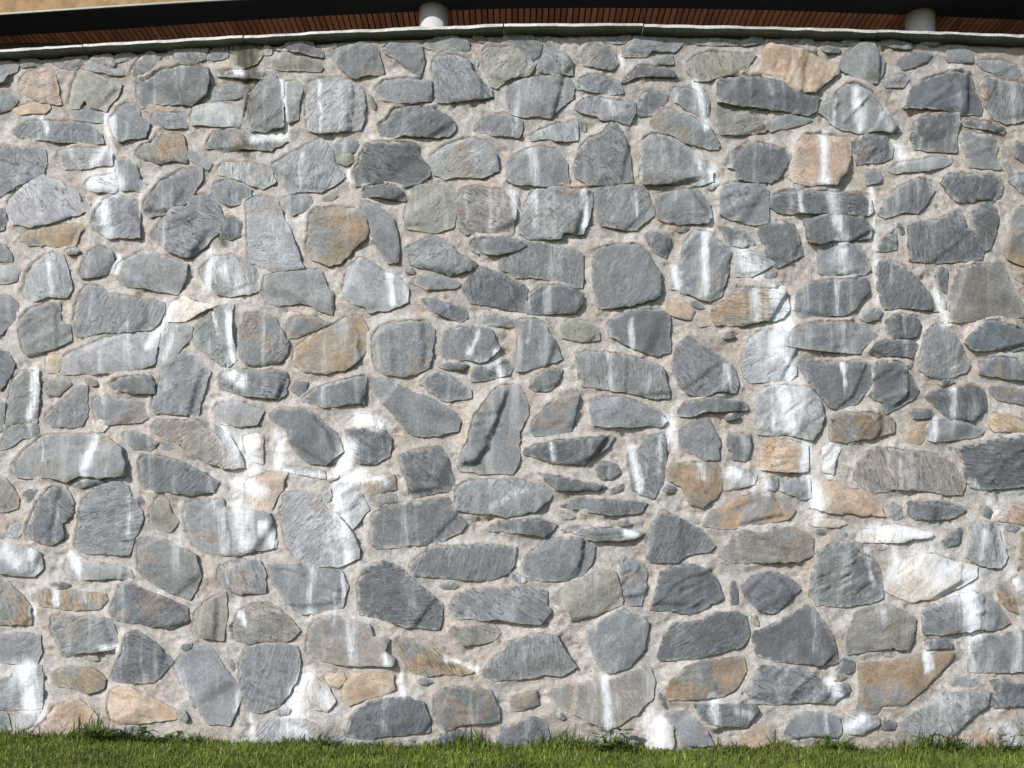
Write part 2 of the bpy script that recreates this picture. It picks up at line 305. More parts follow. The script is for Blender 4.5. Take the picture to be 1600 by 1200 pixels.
# ------------------------------------------------------------------ what was traced: stone outlines, stains
STONES = """
@0,40
g -120,210 60,220 105,240 90,275 40,300 20,350 -120,370
g 125,210 200,200 260,225 210,250 130,255
g 330,235 400,200 540,190 545,225 470,265 370,255
l 490,250 600,190 680,172 715,230 680,265 780,270 770,305 690,300 560,275
g 715,190 780,160 850,180 820,210 760,215 725,225
g 820,300 860,220 930,155 995,190 975,240 900,290 840,318
l 1030,180 1070,130 1180,150 1290,140 1270,200 1180,235 1110,225
g 1280,200 1340,140 1415,120 1415,190 1330,215
m 1440,150 1460,105 1560,95 1620,120 1640,170 1600,230 1500,260 1475,210
b 120,330 170,290 300,250 330,290 355,400 370,480 250,475 150,420 115,380
v 430,500 440,400 480,280 560,300 720,335 745,360 720,430 650,525 560,500 520,440 490,510
g -60,430 60,430 105,465 80,500 20,530 -60,540
b 70,520 180,490 290,480 310,510 270,540 120,545
g 430,530 560,525 640,550 630,600 520,590 440,575
d 840,360 930,330 1000,280 1150,250 1290,250 1300,330 1280,420 1190,480 1050,480 950,475 870,505 850,440
g 740,500 800,480 855,490 870,560 930,610 900,690 740,720 700,650 690,590
g 945,570 980,550 1170,545 1160,630 1050,635 950,605
l 1200,500 1280,485 1440,485 1510,520 1490,620 1340,625 1200,615
g 75,670 170,600 350,600 520,605 620,670 640,730 480,715 330,720 120,690
o 840,800 900,740 950,740 1000,655 1130,680 1160,780 1160,850 1060,835 980,850 900,830
l 350,840 370,780 520,765 640,775 700,800 690,860 560,880 400,890
g -60,750 0,750 150,765 270,775 280,860 265,930 200,970 100,1000 0,1060 -60,1060
l 520,1010 560,960 720,920 735,1000 715,1035 600,1035
g 715,840 790,830 850,880 860,960 920,1000 900,1030 760,1020 740,960
g 900,1160 920,1090 1000,980 1130,900 1250,890 1250,950 1180,1090 1010,1170 930,1190
l 1350,915 1390,850 1600,865 1690,900 1720,970 1640,1010 1560,985 1450,950
g 1320,1060 1340,990 1420,965 1560,1025 1560,1060 1490,1110 1390,1110
l 35,1140 60,1080 160,980 260,930 370,965 480,1040 490,1100 550,1110 540,1150 380,1200 330,1225 210,1245 190,1255 50,1225
g 1280,760 1330,680 1420,640 1540,650 1600,700 1790,715 1690,765 1500,760 1400,775
g 1310,390 1380,365 1500,370 1590,400 1540,430 1450,450 1340,455
d 1340,290 1440,280 1620,280 1640,320 1560,320 1450,315 1370,305
b 880,520 950,490 1060,490 1050,540 950,540
g 1240,800 1320,860 1300,900 1230,860 1170,820 1150,780
g -60,830 40,845 100,900 60,930 -60,930
@400,40
d 130,140 230,95 350,100 360,130 410,150 415,185 340,170 220,150
v 60,250 160,210 240,190 380,215 415,260 400,285 220,275 100,265
l 35,175 55,120 95,140 90,175
g 435,160 560,115 700,110 760,150 770,220 785,290 700,300 600,320 520,250
g 790,150 850,105 1000,100 1040,125 1045,240 1020,315 960,270 880,210
g 1045,120 1110,70 1240,60 1330,100 1325,150 1240,165 1130,145
g 1105,230 1130,195 1270,190 1330,220 1350,280 1460,380 1480,430 1300,460 1130,470 1110,330
v 1420,170 1450,130 1600,130 1680,190 1750,230 1710,300 1600,310 1500,375 1470,370 1430,270
d 1350,70 1400,60 1440,85 1410,105
g 740,390 800,340 950,335 1090,340 1095,460 1000,480 850,470 790,450
l 310,430 330,350 380,325 500,320 600,345 660,370 680,500 650,640 560,650 410,670 325,655 310,540
g -80,600 -40,450 30,320 100,300 160,370 165,500 165,620 60,650 -40,650
l 185,350 270,345 290,410 260,480 260,580 200,605 182,500
d 765,620 810,590 860,520 990,495 1120,520 1220,570 1240,640 1200,675 1080,685 920,680 780,700
g 1360,650 1430,565 1560,550 1660,590 1660,640 1640,690 1500,675
l 100,870 180,820 340,730 410,700 470,770 490,860 555,940 470,1000 400,1030 250,1030 200,1040 140,950
g 470,790 500,740 570,710 650,730 640,780 560,790
d 600,950 620,890 680,770 670,745 760,735 1000,740 1020,800 1080,880 1085,930 1000,980 890,1000 780,975 620,995
l 1080,820 1190,740 1340,700 1430,720 1500,800 1510,900 1400,935 1260,935 1180,950 1110,920
d 660,1050 690,1000 790,990 900,1020 930,1080 860,1080 740,1065
g 160,1090 230,1060 330,1060 350,1100 310,1150 230,1180 180,1140
v 490,800 600,805 620,840 560,870 510,850
@800,40
g -50,70 20,55 130,65 190,110 165,200 120,215 60,160 0,110
g -30,960 -20,840 60,780 160,760 280,770 340,850 355,990 200,1000 0,985
g 160,260 200,170 235,70 260,110 340,180 380,230 375,300 280,295 170,285
g 445,215 450,150 480,105 560,100 640,160 665,230 620,265 520,250 450,240
g 690,180 740,75 870,70 1000,90 1060,110 1010,155 880,150 830,190 740,185
g 870,195 1000,180 1010,235 910,230
d 690,345 760,290 790,250 1010,275 1020,310 900,305 790,310
v 1090,240 1160,180 1260,165 1450,180 1530,175 1480,250 1470,290 1350,300 1230,330 1140,330 1100,280
g 1150,110 1220,80 1410,90 1420,115 1250,115
g 1430,110 1500,75 1570,75 1570,100 1470,115
g 560,90 700,65 750,65 700,105 620,105
g -30,460 -20,370 60,325 200,315 370,340 390,380 370,450 310,490 240,565 100,560 0,545
g 410,390 410,345 490,310 590,315 670,350 690,410 620,420 500,410
g 395,520 430,470 510,445 600,465 760,470 770,540 730,610 650,590 580,580 470,550
d 780,540 810,440 860,405 950,405 980,430 930,510 880,550 800,555
g 985,420 1020,385 1100,390 1190,440 1220,540 1200,590 1120,540 1020,470
g 870,600 900,540 980,520 1060,560 1180,600 1240,640 1300,740 1290,765 1180,750 1080,720 1000,680 890,640
g 800,930 815,720 870,680 960,675 1050,710 1140,780 1200,840 1260,900 1260,960 1180,985 1040,975 830,985
g 385,870 420,780 490,700 560,680 620,605 680,640 720,740 745,870 760,970 620,985 480,990 400,940
l 110,690 150,660 300,610 410,590 410,650 410,710 330,715 200,705 120,710
d 1285,440 1290,340 1360,315 1540,315 1640,330 1720,360 1780,410 1850,430 1930,440 1915,520 1860,550 1760,525 1600,500 1410,490 1290,470
v 1280,600 1290,500 1360,500 1480,540 1560,600 1600,640 1580,660 1480,670 1310,680
d 1330,850 1380,790 1480,720 1540,740 1640,760 1740,800 1740,830 1690,920 1620,980 1540,970 1420,960 1400,900
g 1310,1080 1330,990 1400,980 1580,985 1610,1040 1610,1120 1600,1220 1530,1240 1390,1210 1310,1170
g 1180,400 1210,400 1230,480 1225,560 1200,500
@1200,40
b -30,150 0,110 190,140 250,170 350,200 450,250 450,290 330,370 300,400 200,405 130,370 60,320 -20,310
g 30,95 110,75 205,80 205,115 80,110
g 210,110 220,75 280,80 285,115
d 340,140 380,120 450,140 450,160 370,160
g 465,230 480,180 580,110 660,110 730,200 725,290 690,345 600,320 530,295 470,270
d 800,230 870,185 960,160 1030,180 1000,220 920,250 850,270
g 1115,180 1140,135 1200,125 1275,160 1285,220 1220,225 1140,215
g 1310,230 1350,215 1450,220 1560,250 1590,300 1560,325 1450,300 1350,260
g 720,350 770,320 850,310 880,330 850,375 740,375
d 860,500 900,400 960,350 1090,300 1140,285 1280,305 1300,380 1350,490 1350,545 1230,545 1090,515 950,510
g 1330,370 1370,310 1460,330 1600,360 1760,400 1760,560 1600,590 1510,605 1400,565 1370,490
g 390,580 330,530 345,490 410,440 490,365 560,370 640,410 700,470 740,560 840,640 820,660 700,650 590,660 480,640 400,600
g 0,620 60,570 150,555 270,585 230,610 100,635 20,655
d 900,690 920,600 1000,560 1120,530 1190,550 1200,600 1190,680 1185,780 1050,780 930,765
d 1215,590 1300,590 1420,620 1490,640 1480,665 1360,640 1240,615
g 1210,700 1260,660 1330,690 1400,680 1440,740 1420,830 1470,890 1400,890 1260,880 1240,800
d 1520,760 1560,725 1600,760 1640,800 1600,850 1560,820
b 150,940 170,820 180,740 230,680 400,680 520,700 530,800 490,900 430,980 280,990 170,970
d 530,740 580,690 740,690 780,740 780,820 720,845 560,865 545,800
g 600,910 700,910 710,970 620,990
l 760,900 820,860 950,840 1100,815 1150,850 1100,880 950,905 800,910
d 20,1120 30,1060 100,1030 330,1040 560,1045 650,1060 670,1150 640,1170 350,1165 100,1160
g 700,1170 760,1060 830,1000 930,960 1020,970 1050,1020 990,1120 940,1160 860,1150 740,1195
d 1090,980 1110,940 1230,925 1400,935 1470,960 1470,1050 1440,1085 1320,1085 1200,1105 1140,1060
g 1510,960 1560,930 1700,930 1700,1050 1590,1040
g 700,95 780,80 900,110 890,140 780,130
g 960,105 1020,90 1080,105 1040,120
g 470,100 520,80 580,85 560,115 490,120
@0,310
g 580,170 600,80 660,0 700,-20 850,0 870,60 865,235 740,240 680,250 610,210
o 120,260 150,210 250,190 380,165 480,155 520,170 490,210 460,290 400,300 300,290 170,285
d -60,60 20,70 35,130 20,190 -60,200
g 935,240 1000,130 1080,60 1160,50 1200,-20 1300,-30 1370,70 1380,130 1340,220 1200,350 1130,360 1010,300
d 1375,200 1390,130 1450,105 1510,150 1505,230 1440,250 1380,240
l 130,590 160,470 220,390 300,340 380,340 420,480 435,560 400,605 300,610 180,650
g 490,490 520,400 560,330 640,290 690,330 710,380 690,440 660,460 580,490
l -50,430 60,420 115,450 95,510 40,525 -50,530
g 725,470 760,390 880,330 960,330 1050,375 1160,410 1150,500 1100,590 1010,580 900,555 790,550 740,520
l 1250,440 1320,370 1450,350 1560,400 1620,470 1600,580 1440,605 1350,600 1290,550 1250,490
g -60,600 60,605 105,660 110,740 60,790 0,835 -60,850
g 125,780 180,690 360,650 380,770 430,800 430,880 380,910 250,960 170,985 140,900
g 455,850 460,760 480,620 530,545 620,545 660,600 760,610 960,640 1020,650 1000,740 940,810 850,822 640,830 520,860
l 365,1090 390,990 500,930 640,875 850,838 990,845 970,930 960,1030 880,1060 750,1085 550,1090
b 285,1080 290,990 380,975 375,1040 350,1090
l 970,1010 1000,860 1070,790 1190,800 1190,870 1120,950 1050,1060 1010,1105 985,1080
p 1030,760 1060,650 1150,610 1220,650 1340,670 1270,700 1150,760
g 1205,830 1320,690 1380,900 1400,1050 1300,980 1220,910
g 1340,690 1450,660 1440,740 1450,880 1470,1000 1420,1050 1395,960
d -50,950 40,955 80,1030 60,1110 0,1190 -50,1180
d 680,1160 760,1120 930,1105 950,1150 960,1220 840,1215 700,1190
g -60,260 20,290 60,340 70,390 -60,400
@400,310
l -60,120 -60,30 -30,-10 40,-20 130,10 150,90 190,170 240,300 290,430 160,450 70,445 0,400 -50,390
g -100,1000 -100,830 -60,720 20,720 110,740 160,830 200,910 190,960 150,1020 20,1045 -60,1030
v 935,130 950,20 985,-60 1000,-80 1090,-100 1200,-90 1260,-40 1250,80 1230,170 1130,210 1010,190 940,180
n 1265,180 1260,60 1280,-60 1330,-80 1520,-60 1590,10 1620,60 1620,150 1600,215 1420,215 1310,215
r 305,330 330,230 330,100 370,60 500,50 620,60 680,120 700,200 680,240 600,310 520,400 440,405 340,370
g 640,20 700,30 780,60 850,130 880,200 890,320 880,390 820,395 780,350 740,260 700,130
g 920,320 1010,270 1100,235 1200,270 1260,350 1380,405 1330,445 1220,470 1100,440 960,400
d 1335,300 1350,255 1480,250 1640,250 1690,290 1610,325 1520,345 1380,330
g 40,560 60,490 200,455 390,440 430,530 480,590 470,720 380,690 330,650 260,650 140,665 50,640
l 540,560 570,430 640,370 740,400 780,450 900,490 940,560 940,640 840,690 700,705 680,680 560,630
g 960,520 1040,480 1160,490 1280,530 1230,555 1070,565
d 1030,625 1130,640 1300,690 1325,740 1290,765 1180,740 1100,700
d 1295,560 1340,490 1420,425 1560,480 1640,530 1690,560 1680,700 1580,690 1450,660 1340,650
g 190,870 190,760 280,735 370,750 460,775 360,820 260,860
r 230,1030 240,930 310,880 450,810 560,750 650,730 690,820 690,940 640,1010 540,1070 440,1090 310,1080
g 735,870 770,800 860,770 1030,770 1060,750 1110,810 1095,930 1080,1050 1010,1090 920,1110 820,1100 740,1060
g 1150,930 1190,830 1310,805 1470,820 1500,900 1520,940 1440,1010 1390,1020 1300,1000 1190,1010
d 1345,1140 1360,1060 1440,1030 1560,1010 1600,1060 1580,1100 1500,1120 1400,1140
d 1145,1050 1220,1035 1320,1040 1300,1065 1200,1065
g 1405,780 1420,720 1540,740 1620,760 1620,800 1500,790
d 225,1200 250,1150 320,1150 310,1190 260,1230
@800,310
g 50,210 60,120 80,20 130,-60 300,-70 440,-60 505,-50 500,40 470,150 440,210 320,205 300,245 80,235
g 515,40 510,-70 620,-80 750,-90 830,-70 880,50 885,100 820,150 780,195 640,180 560,165 520,100
g 900,40 930,-30 1070,-60 1180,-50 1240,30 1250,110 1220,145 1050,155 920,125
d 110,600 180,545 320,555 440,590 440,650 390,715 250,715 95,715
g -80,430 -60,370 -20,310 60,270 180,270 320,310 440,345 440,555 380,545 280,515 140,490 20,485
g 510,330 560,300 760,280 830,310 880,380 930,460 925,600 800,650 700,670 540,680 520,560 510,440
d 830,235 880,200 980,235 985,290 960,365 900,330 850,290
g 1045,560 1060,430 1080,280 1140,200 1230,210 1290,270 1370,330 1350,450 1310,600 1240,640 1130,600 1055,580
l 1000,560 1020,430 1050,400 1045,570
g 1290,170 1360,190 1470,220 1520,280 1450,300 1370,290
l 1410,480 1405,360 1480,330 1580,350 1640,400 1560,450 1500,480
o 1250,720 1270,670 1340,640 1430,560 1560,570 1720,570 1740,680 1700,740 1580,760 1440,790 1280,780
b 960,710 970,640 1060,640 1140,700 1120,755 1020,730
b 1135,760 1155,720 1245,740 1240,790 1180,795
d 590,800 640,740 720,700 930,695 980,720 990,960 900,975 780,940 700,900 610,850
v 320,860 320,780 350,750 480,770 540,830 550,880 430,890
g 35,1070 35,900 40,760 180,755 230,840 280,910 310,1000 200,1040 70,1075
d 110,1180 150,1110 220,1070 310,1070 290,1130 240,1190 150,1200
g 410,1050 395,970 450,960 600,965 720,990 850,1020 940,1060 970,1160 985,1240 900,1240 760,1220 560,1180 440,1175
g 1000,1050 1030,940 1100,860 1170,880 1250,940 1330,1010 1390,1060 1420,1150 1400,1210 1300,1200 1200,1230 1100,1220 1040,1160
l 1440,1050 1460,960 1490,870 1550,830 1700,830 1760,880 1770,960 1780,1100 1740,1140 1600,1145 1500,1150 1450,1100
@1200,310
d 1270,80 1340,30 1420,10 1440,120 1430,220 1400,310 1360,320 1320,210 1280,140
d -60,200 -40,160 30,140 150,145 190,230 220,350 150,385 60,430 20,390 -30,290
d 250,240 240,120 370,105 500,110 640,140 660,170 650,240 560,245 470,250 330,275 270,270
g 320,460 320,290 370,270 480,260 570,280 620,370 640,440 600,470 450,475
d 680,325 720,260 800,205 805,290 800,315 740,325
d 890,380 885,270 890,170 960,150 1060,140 1190,75 1225,130 1230,180 1310,230 1350,330 1350,380 1200,385 1030,400
r 1490,300 1510,180 1550,60 1700,40 1700,420 1600,410 1510,370
d 700,560 690,430 700,395 790,390 860,430 930,500 1010,590 1080,700 990,690 860,680 740,680
d 1050,480 1090,430 1120,450 1115,590 1070,550
n 1130,770 1150,640 1170,500 1200,440 1320,410 1470,410 1520,490 1560,600 1600,650 1600,740 1500,745 1360,750 1250,765
d 1550,490 1590,460 1700,460 1700,520 1600,530
d 170,690 190,600 260,530 400,510 560,510 620,500 630,570 580,650 500,720 430,730 330,735 220,740
g 100,890 160,820 280,780 400,775 510,770 620,790 690,850 620,910 580,965 430,950 200,935 120,920
d 755,860 750,760 790,720 920,740 950,780 940,860 850,870
d 650,950 680,910 800,880 880,870 950,910 910,985 800,975 700,985
g 945,1020 960,920 1000,830 1070,765 1130,810 1200,900 1240,980 1275,1030 1250,1080 1130,1120 1020,1105 960,1070
d 1245,900 1260,870 1350,770 1450,780 1600,830 1700,850 1700,900 1560,940 1470,940 1290,950
d 1320,1070 1340,1010 1420,1000 1560,1000 1590,1050 1700,1080 1640,1130 1500,1120 1330,1095
g 580,750 640,690 720,710 700,750 620,765
d 170,990 260,1010 420,1030 560,1020 650,1040 655,1140 615,1200 560,1280 430,1320 390,1300 280,1180 220,1080
d 670,1180 662,1060 690,1020 820,1030 870,1070 950,1190 930,1240 840,1290 750,1340 720,1270 640,1225
@0,600
g 30,255 55,60 80,-40 140,-80 240,-80 240,20 220,240 120,245
v 260,30 280,-30 420,-30 440,0 360,70 300,70
g 945,150 970,60 1010,-60 1060,-150 1150,-210 1240,-140 1300,-80 1260,60 1220,190 1080,185 960,180
g -50,110 25,120 20,200 0,290 -50,290
g 290,180 400,100 480,30 540,10 540,200 500,265 400,265 330,275 270,225
g 570,110 600,80 720,90 890,105 930,200 880,235 740,245 660,250 590,220
p 580,290 575,230 640,230 670,265 640,295
g 0,410 40,290 150,260 220,250 240,320 130,340 60,390
g 70,520 130,430 200,370 270,325 570,310 650,330 740,400 770,500 770,570 620,585 500,570 410,605 330,580 180,585 70,570
g 760,330 790,295 900,320 985,365 930,415 830,400
n 945,290 980,230 1080,230 1250,230 1340,260 1420,330 1500,460 1520,520 1400,525 1290,480 1180,430 1130,370 1000,330
l 1320,190 1360,120 1460,110 1560,130 1640,170 1600,250 1480,260 1370,240
p 1520,330 1600,310 1640,330 1640,500 1560,480
d 860,480 890,445 1010,450 1180,510 1270,560 1350,610 1330,670 1200,690 1050,670 890,655 870,560
d 430,635 520,605 650,605 560,630 500,645
n -50,600 30,580 80,660 110,720 100,775 0,800 -50,800
d 130,660 240,665 220,720 170,745
d 150,930 190,830 240,720 330,650 400,640 450,740 450,800 380,870 380,960 310,1010 180,970
g 465,1000 490,880 520,720 600,650 720,605 790,640 810,700 880,800 880,870 830,960 800,1070 690,1065 580,1060 480,1040
v 935,880 940,780 1010,700 1050,740 1070,810 1110,860 1060,915 980,910
g 1165,930 1145,830 1150,740 1240,730 1390,720 1400,770 1560,790 1680,810 1710,940 1700,1020 1600,1040 1480,1070 1300,1060 1220,1020
l 30,950 60,880 130,860 130,920 110,960
l -60,1010 30,990 160,1020 240,1060 250,1150 200,1195 100,1190 -60,1180
g 865,1130 850,990 900,960 1000,970 1100,1010 1220,1070 1250,1200 1220,1290 1180,1350 1050,1300 880,1200
l 405,1160 410,1090 480,1085 640,1130 810,1160 820,1210 600,1220 430,1215
@400,600
g -230,20 -220,-60 -120,-95 0,-85 180,-75 190,-30 180,50 140,90 20,80 -130,50
g 1030,0 1080,-60 1140,-80 1210,-50 1270,0 1340,30 1350,80 1280,90 1160,105 1110,70
d 275,100 380,30 500,-10 690,-60 680,0 670,120 620,115 540,130 420,135
g 710,0 720,-30 860,-30 880,20 1000,60 1120,100 1230,170 1275,230 1260,290 1160,310 1040,320 940,300 890,210 800,130 740,50
d 80,190 150,150 330,165 400,230 490,300 540,420 480,460 430,500 330,490 240,420 190,290 110,230
l 140,530 230,520 420,545 430,590 280,565
p 560,240 640,195 740,205 800,260 700,278 580,272
d 565,290 700,282 800,290 840,340 830,440 760,490 640,490 600,400
d 890,460 960,420 1150,390 1190,470 1220,570 1250,650 1150,670 980,705 930,570
g 1260,530 1290,410 1330,360 1370,200 1440,110 1520,10 1640,0 1700,120 1690,200 1640,300 1640,480 1600,555 1400,555
o 690,590 780,570 860,565 870,650 730,690 690,650
l 400,690 450,640 470,700 440,750
l 500,640 590,630 640,670 700,780 620,880 600,900 550,800 510,720
b -60,600 60,560 190,560 160,650 80,790 0,800 -60,760
l 150,800 180,690 260,670 380,690 420,760 520,830 590,930 640,1040 640,1090 500,1140 350,1140 270,1110 180,1000
l -20,880 60,900 130,980 120,1020 60,1040 -30,1050
d 710,970 730,820 800,760 1000,740 1200,715 1260,800 1310,870 1280,920 1190,960 1140,995 980,1000 850,1025 750,1030
g 1250,780 1250,650 1330,600 1460,595 1640,600 1760,620 1870,660 1830,720 1740,790 1640,820 1560,830 1470,810 1340,800
d 1440,910 1530,860 1600,850 1700,848 1790,855 1870,880 1860,910 1800,950 1690,930 1560,925
g 960,1130 1040,1060 1100,1020 1300,1010 1480,1010 1620,1020 1610,1130 1580,1180 1450,1230 1300,1220 1140,1210 980,1200
n 700,700 860,690 880,730 760,760 720,740
@800,600
g 110,300 150,210 250,120 320,60 400,20 415,60 390,200 370,290 270,310 140,320
g 490,180 500,100 560,80 700,85 820,130 940,180 965,230 940,270 830,250 780,270 650,260 510,260
d 1045,160 1080,120 1280,80 1340,100 1470,115 1475,150 1380,160 1240,165 1150,190 1060,195
g 1045,400 1050,290 1110,215 1230,200 1260,280 1300,340 1290,470 1200,480 1140,430
d 65,430 120,390 280,360 440,340 640,330 600,390 520,450 440,500 270,490 130,450
g 740,560 720,440 800,400 830,340 950,310 960,450 950,600 890,710 800,690 750,650
d 530,570 530,500 600,485 650,500 670,550 620,590 550,590
d 160,550 260,575 400,610 590,640 540,660 280,660 220,610
d 300,760 400,720 480,715 700,735 850,745 800,800 640,820 520,800 400,775
d 310,910 380,890 700,915 830,930 770,960 660,980 500,975 430,940
d 1340,380 1360,310 1480,310 1500,380 1460,480 1390,470
r 960,560 970,510 1090,495 1280,495 1310,560 1310,660 1270,710 1190,770 1120,750 1060,640 980,600
l 1325,660 1325,560 1420,530 1530,570 1520,620 1410,650
o 1200,880 1240,800 1360,740 1520,680 1640,700 1730,730 1765,790 1730,840 1600,860 1480,880 1330,900
d 840,1060 840,960 880,870 940,790 1010,820 1170,900 1270,1010 1240,1040 1110,1060 1040,1115 870,1110
n 1300,1070 1350,1010 1390,945 1460,925 1580,940 1640,910 1760,900 1880,960 1890,1060 1800,1110 1600,1110 1400,1115 1330,1090
g 70,1150 90,1080 180,1010 250,940 320,970 460,970 520,1010 500,1120 440,1190 330,1230 200,1230 70,1200
@1200,600
l -60,240 -70,100 -40,20 100,10 230,20 320,90 350,190 330,290 280,345 160,320 0,310 -60,310
d 1000,80 1080,35 1220,20 1280,0 1360,40 1370,150 1290,220 1140,215 1060,130
d 890,165 1040,175 1030,205 920,210
r 390,300 400,200 470,180 680,190 740,195 790,220 800,300 680,330 600,340 490,360 400,350
g 1000,350 1000,270 1020,235 1080,235 1250,245 1350,290 1330,320 1100,355
b 870,350 900,270 950,235 1010,240 990,330 950,370 880,370
g 1380,20 1450,15 1600,50 1700,60 1700,140 1560,120 1440,95
b 1390,260 1410,190 1500,190 1600,240 1700,260 1700,320 1560,290 1420,290
n 545,590 560,500 610,430 680,400 850,420 1050,440 1150,490 1200,550 1240,600 1225,690 1100,680 950,655 800,655 680,680 600,640
d 1185,400 1360,365 1600,330 1720,330 1720,640 1560,635 1400,655 1280,640 1250,580 1240,470
b -30,530 -40,420 0,345 120,350 250,380 260,460 250,540 100,545
p 345,540 355,400 400,370 460,400 420,480 410,560
g 80,660 90,600 260,595 270,700 240,720 120,680
d -20,660 0,585 60,585 70,650 40,670
b 270,770 330,680 370,610 440,610 480,660 600,670 720,780 740,825 620,815 400,800
d 890,800 885,740 1000,740 1130,755 1240,780 1180,830 1050,850 930,840
g 770,810 785,740 830,780 840,830 790,855
b 1500,830 1530,760 1620,740 1720,740 1720,870 1600,875 1510,860
d 1350,820 1370,760 1410,800 1390,850
p 1405,850 1415,790 1470,800 1495,855
p 260,870 300,850 450,845 495,870 440,890 300,885
p 560,980 580,920 700,900 800,880 1040,940 1030,960 900,960 850,985 640,990
d 1090,990 1130,930 1210,900 1190,1000 1130,1015
l 1260,1080 1270,870 1330,860 1440,880 1460,960 1510,1070 1470,1150 1370,1130 1280,1110
o 1580,1090 1590,930 1680,930 1680,1090
@0,900
o -60,300 -60,40 40,40 90,90 130,120 180,200 180,300 60,300
o 195,140 240,85 360,90 480,105 650,115 665,150 620,195 520,215 380,205 230,180
d 685,230 720,130 740,60 820,40 920,100 1050,150 1160,200 1170,290 1060,325 940,310 820,290 700,270
g 320,350 320,250 480,255 640,270 690,280 720,370 735,440 640,470 500,480 395,505 360,430
g -60,350 80,350 240,375 250,470 220,550 100,550 -60,530
v 1200,330 1220,230 1270,170 1400,100 1410,200 1390,400 1290,390 1210,370
d 690,640 720,550 770,480 790,370 850,345 920,380 970,430 1070,540 960,660 840,670 720,660
g 1090,560 1140,490 1280,430 1320,460 1380,560 1440,640 1500,700 1500,780 1430,930 1290,925 1230,830 1190,730 1120,640
r 325,630 340,600 460,560 580,590 650,650 640,700 540,730 440,700 340,690
l -60,640 80,640 100,560 250,560 260,680 250,830 90,835 -60,830
l 75,870 240,850 210,930 120,960 85,920
b 300,890 340,800 480,780 550,830 590,890 580,960 440,1010 250,1010 190,990
b 690,900 670,800 690,710 790,690 870,740 970,780 1085,840 1090,890 960,910 730,930
g -60,850 30,860 60,960 -60,980
g 1350,10 1370,-60 1500,-100 1620,-90 1650,0 1645,100 1500,115 1420,90
l 700,970 860,940 880,990 760,1020 700,1000
@400,900
d 640,130 630,50 670,-30 740,-70 820,-95 880,-60 960,0 1040,70 1160,180 1150,270 1140,330 1030,325 900,310 760,260 650,240
g 90,20 80,-60 140,-70 350,-50 520,-30 570,60 530,190 440,210 370,240 270,230 190,160 130,70
n -130,400 -150,330 -110,220 0,170 80,170 140,220 200,270 270,345 210,400 60,405 -60,420
g -100,700 -100,560 -60,440 130,420 250,440 270,530 250,640 200,740 130,820 30,850 -60,840
n 310,490 330,340 370,280 470,255 590,270 700,310 730,380 830,400 800,470 860,520 850,555 730,560 560,555 400,530
o 865,420 900,375 960,390 1080,440 1150,510 1240,550 1350,600 1280,620 1180,605 1060,620 970,600 920,530
v 1200,360 1230,325 1380,315 1480,310 1530,355 1500,390 1380,425 1280,430
g 1210,200 1260,110 1380,80 1560,80 1680,70 1810,100 1820,180 1840,230 1780,300 1640,290 1540,270 1380,270 1260,260
p 325,700 350,620 400,660 450,700 490,790 440,850 370,830 330,770
b 545,720 580,620 700,600 850,625 860,710 800,740 680,770 580,810 540,770
b 430,620 540,610 560,660 510,700 450,670
d 560,1000 590,880 680,810 800,770 930,760 1040,800 1080,900 1075,970 960,985 820,1000 680,1020
d 1110,860 1120,760 1180,700 1320,700 1460,720 1510,830 1515,910 1420,920 1290,930 1180,970 1115,920
l -20,1000 30,930 80,900 300,900 400,950 540,960 550,1020 460,1040 280,1070 0,1060
d 1090,1070 1150,1000 1240,960 1340,990 1410,1050 1400,1100 1200,1130
@800,900
g -190,620 -150,560 -60,470 -20,410 100,375 220,360 290,390 330,470 400,570 300,630 200,610 120,635 0,640 -100,650
g 690,50 680,-100 700,-120 810,-80 840,-20 830,80 810,185 740,180 710,140
d 870,210 900,120 930,-20 1010,-60 1130,-70 1230,-40 1290,30 1320,140 1230,190 1110,240 1030,215
d -90,1120 -90,1000 -70,960 0,930 140,885 200,910 230,1000 210,1080 120,1120 0,1140
r 0,840 0,760 100,730 150,720 160,800 60,840
v 240,140 300,90 420,20 560,-30 640,-20 690,100 690,180 600,210 480,260 380,275 370,230
g 465,370 560,280 690,210 760,240 850,290 830,400 830,460 740,560 640,610 600,605 540,550 500,450
d 915,500 950,400 1010,300 1180,280 1280,230 1400,225 1470,250 1485,370 1440,440 1320,480 1100,520 930,525
r 960,740 990,660 1080,580 1190,525 1320,520 1450,515 1470,600 1410,700 1330,750 1100,770 980,770
n 230,740 260,710 440,670 640,650 760,610 870,580 890,650 890,760 780,860 680,930 600,970 520,930 380,860 280,800
d 1150,810 1250,800 1400,810 1530,810 1540,850 1470,940 1350,945 1220,920 1180,870
p 840,1100 850,980 880,890 960,900 1010,960 1010,1050 960,1150 880,1150
g 970,870 1080,840 1150,900 1230,1000 1260,1060 1120,1060 1030,1000
d 1375,170 1370,60 1390,30 1410,80 1410,170
d 1430,60 1500,10 1600,-20 1700,0 1780,40 1810,80 1760,120 1700,190 1640,230 1550,220 1470,130
b 1420,1050 1440,970 1560,930 1640,960 1640,1040 1500,1080
@1200,900
g 270,120 280,-20 310,-150 380,-200 430,-220 540,-200 580,-140 680,-80 730,20 720,130 650,170 480,195 310,180
p 740,90 745,0 830,-70 960,-130 1060,-130 1180,-80 1320,-60 1310,10 1230,60 1060,140 900,155 800,120
d -90,400 -80,350 20,310 170,230 240,185 290,200 350,290 410,370 430,480 460,540 340,555 200,540 40,530 -60,490
g -130,720 -100,640 -50,560 60,558 200,570 270,600 360,690 510,680 520,710 420,795 260,790 200,800 60,800 -70,800
n 495,430 520,320 550,230 640,200 730,180 820,210 930,270 910,400 890,465 780,445 620,470 510,490
